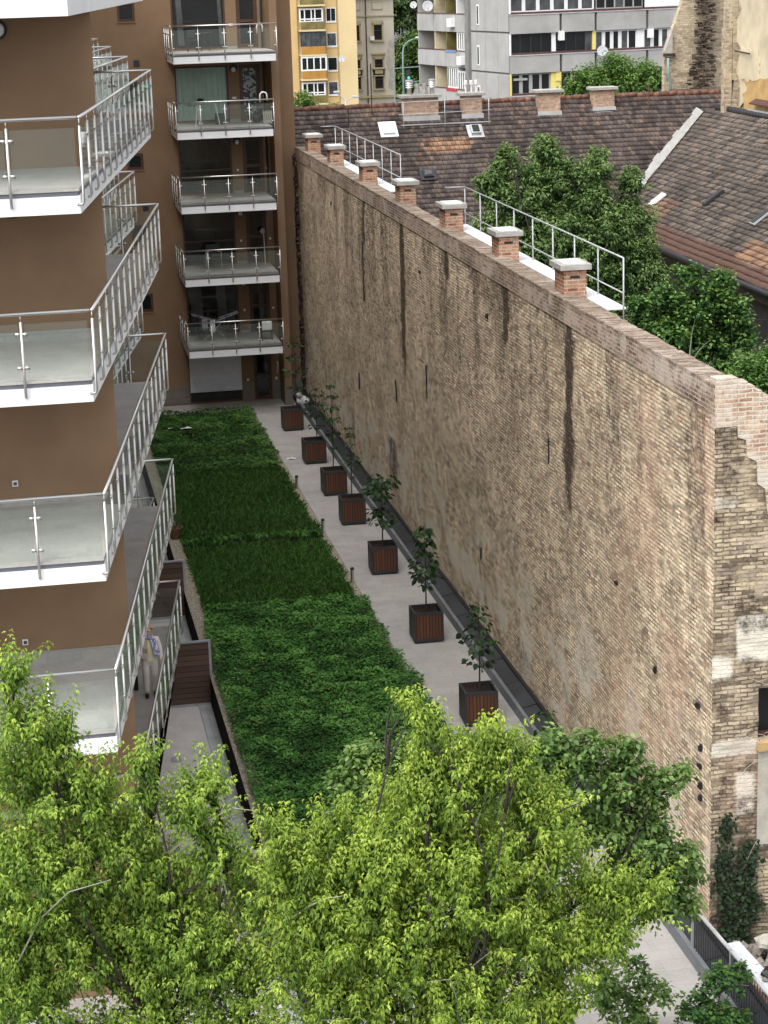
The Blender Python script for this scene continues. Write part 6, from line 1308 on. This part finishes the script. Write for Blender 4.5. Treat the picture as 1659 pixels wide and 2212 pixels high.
# trousers, jacket, shirt, shoes
tp = [(0, 0, .93), (0, 0, .86)]; tr_ = [(.152, .112), (.15, .115)]; te = [(0, 1)]
for s in (-1, 1):
    b0 = 1
    for p, r in (((s * .088, 0, .76), .100), ((s * .092, -.014, .47), .078), ((s * .088, .018 if s < 0 else .095, .20), .068), ((s * .087, .02 if s < 0 else .10, .075), .070)):
        tp.append(p); tr_.append(r); te.append((b0, len(tp) - 1)); b0 = len(tp) - 1
skin('trousers', tp, te, tr_, 'trousers', W_)
jp = [(0, .012, .90), (0, .012, 1.0), (0, .012, 1.14), (0, .015, 1.26), (0, .018, 1.315)]; jr = [(.178, .125), (.168, .118), (.17, .118), (.14, .098), (.085, .07)]; je = [(0, 1), (1, 2), (2, 3), (3, 4)]
for s in (-1, 1):
    b0 = 3
    for p, r in (((s * .175, .012, 1.262), .068), ((s * .232, .03, 1.03), .060), ((s * .238, -.02 if s < 0 else -.05, .83), .050), ((s * .238, -.025 if s < 0 else -.058, .80), .046)):
        jp.append(p); jr.append(r); je.append((b0, len(jp) - 1)); b0 = len(jp) - 1
skin('jacket', jp, je, jr, 'jacket', W_)
def loft(rings, n=20):
    mb = MB(); b0 = 0
    for (cx, cy, cz, rx, ry, a0, a1) in rings:
        for k in range(n + 1): a = a0 + (a1 - a0) * k / n; mb.v.append((cx + rx * math.cos(a), cy + ry * math.sin(a), cz))
    m_ = n + 1
    for i in range(len(rings) - 1):
        for k in range(n): mb.f.append((i * m_ + k, i * m_ + k + 1, (i + 1) * m_ + k + 1, (i + 1) * m_ + k))
    return mb
A0, A1 = R(-104), R(-52)
loft([(0, .01, .83, .182, .136, R(-150), R(-20)), (0, .01, .90, .186, .138, R(-115), R(-40)), (0, .01, 1.0, .176, .134, A0, A1), (0, .01, 1.14, .176, .134, A0, A1), (0, .012, 1.25, .145, .116, A0, A1), (0, .012, 1.32, .075, .075, A0, A1)]).build('shirt', 'shirt', W_, smooth=True, local=True)
loft([(0, .01, .81, .175, .13, 0, 6.283), (0, .01, .88, .18, .132, 0, 6.283)]).build('shirt_hem', 'shirt', W_, smooth=True, local=True)
for s in (-1, 1):
    yy = -.0 if s < 0 else .085
    lump((s * .094, yy - .045, .045), .055, 3 + s, .85, 2.3, .75, 12, 8, .04).build('shoe', 'black', W_, smooth=True, local=True)
# pockets on the jacket front
MB().obox((-.105, -.125, 1.16), (.10, .03, .11), Matrix.Rotation(R(-22), 3, 'Z')).build('pocket', 'jacket', W_, local=True); MB().obox((-.115, -.128, .95), (.12, .03, .12), Matrix.Rotation(R(-22), 3, 'Z')).build('pocket', 'jacket', W_, local=True)
# scarf round the neck and hanging on her left side
sc_ = MB(); sc_.tube([(.075 * math.cos(a), .0 + .075 * math.sin(a), 1.335 + .015 * math.sin(a)) for a in np.linspace(0, 6.283, 15)], .036, 8)
for q, (dx, ln) in enumerate(((.02, .0), (.06, .04))):
    sc_.extr([(.0 + dx, -.135 - .008 * q, 1.33), (.075 + dx, -.125 - .008 * q, 1.32), (.135 + dx, -.165, 1.10), (.165 + dx, -.165, .92 + ln), (.075 + dx, -.18, .93 + ln), (.05 + dx, -.18, 1.12)], (0, .018, 0))
sc_.build('scarf', 'scarf', W_, smooth=False, local=True)
# head details: face features, hair, glasses
MB().lathe((0, 0, 0), [(.005, -.03), (.016, -.018), (.013, .0), (.006, .022)], 8).v
nb_ = MB(); nb_.extr([(-.012, -.10, 1.435), (.012, -.10, 1.435), (0, -.098, 1.475)], (0, .03, 0)); nb_.extr([(-.013, -.112, 1.436), (.013, -.112, 1.436), (.005, -.098, 1.478), (-.005, -.098, 1.478)], (0, .02, 0)); nb_.build('nose', 'skin', W_, local=True)
M['lips'] = pbr('lips', (0.36, 0.12, 0.10), .5); MB().obox((0, -.098, 1.412), (.042, .012, .011)).build('mouth', 'lips', W_, local=True)
for s in (-1, 1):
    lump((s * .030, -.098, 1.472), .011, 7, 1, .6, .8, 8, 6, 0).build('eye', 'white_pl', W_, smooth=True, local=True)
    lump((s * .082, .0, 1.46), .022, 8, .5, .8, 1.3, 8, 6, .05).build('ear', 'skin', W_, smooth=True, local=True)
gl = MB()
for s in (-1, 1): gl.tube([(s * .032 + .024 * math.cos(a), -.112, 1.470 + .019 * math.sin(a)) for a in np.linspace(0, 6.283, 13)], .0032, 5); gl.tube([(s * .056, -.11, 1.475), (s * .083, -.02, 1.48)], .003, 5)
gl.tube([(-.008, -.114, 1.474), (.008, -.114, 1.474)], .003, 5); gl.build('glasses', 'black', W_, local=True)
hr = MB(); nn = 22; rws = 9; rr = random.Random(17)
for i in range(rws + 1):
    th = .02 + (math.pi * .66) * i / rws
    for k in range(nn):
        a = 2 * math.pi * k / nn; front = max(0, -math.sin(a)); t_ = min(th, .98) if front > .55 else (min(th, 1.35) if front > .25 else th); kx = 1 + .05 * rr.random()
        hr.v.append((.098 * kx * math.sin(t_) * math.cos(a) * (1.08 if i > 5 else 1), .008 + .112 * kx * math.sin(t_) * math.sin(a), 1.485 + .098 * kx * math.cos(t_)))
for i in range(rws):
    for k in range(nn): k2 = (k + 1) % nn; hr.f.append((i * nn + k, (i + 1) * nn + k, (i + 1) * nn + k2, i * nn + k2))
hr.build('hair', 'hair', W_, smooth=True, local=True)
bg_ = thing('handbag', 'black shoulder bag standing by the building wall to the left of the woman', 'bag', (1.73, 41.45, PZ))
MB().prism([(1.60, 41.3), (1.86, 41.3), (1.84, 41.62), (1.62, 41.62)], PZ, PZ + .42).build('bag_body', 'black', bg_, bevel=.03)
MB().tube([(1.64, 41.45, PZ + .40)] + [(1.73 - .09 * math.cos(a), 41.45, PZ + .42 + .16 * math.sin(a)) for a in np.linspace(.2, 2.94, 7)] + [(1.82, 41.45, PZ + .40)], .012, 6).build('strap', 'black', bg_)
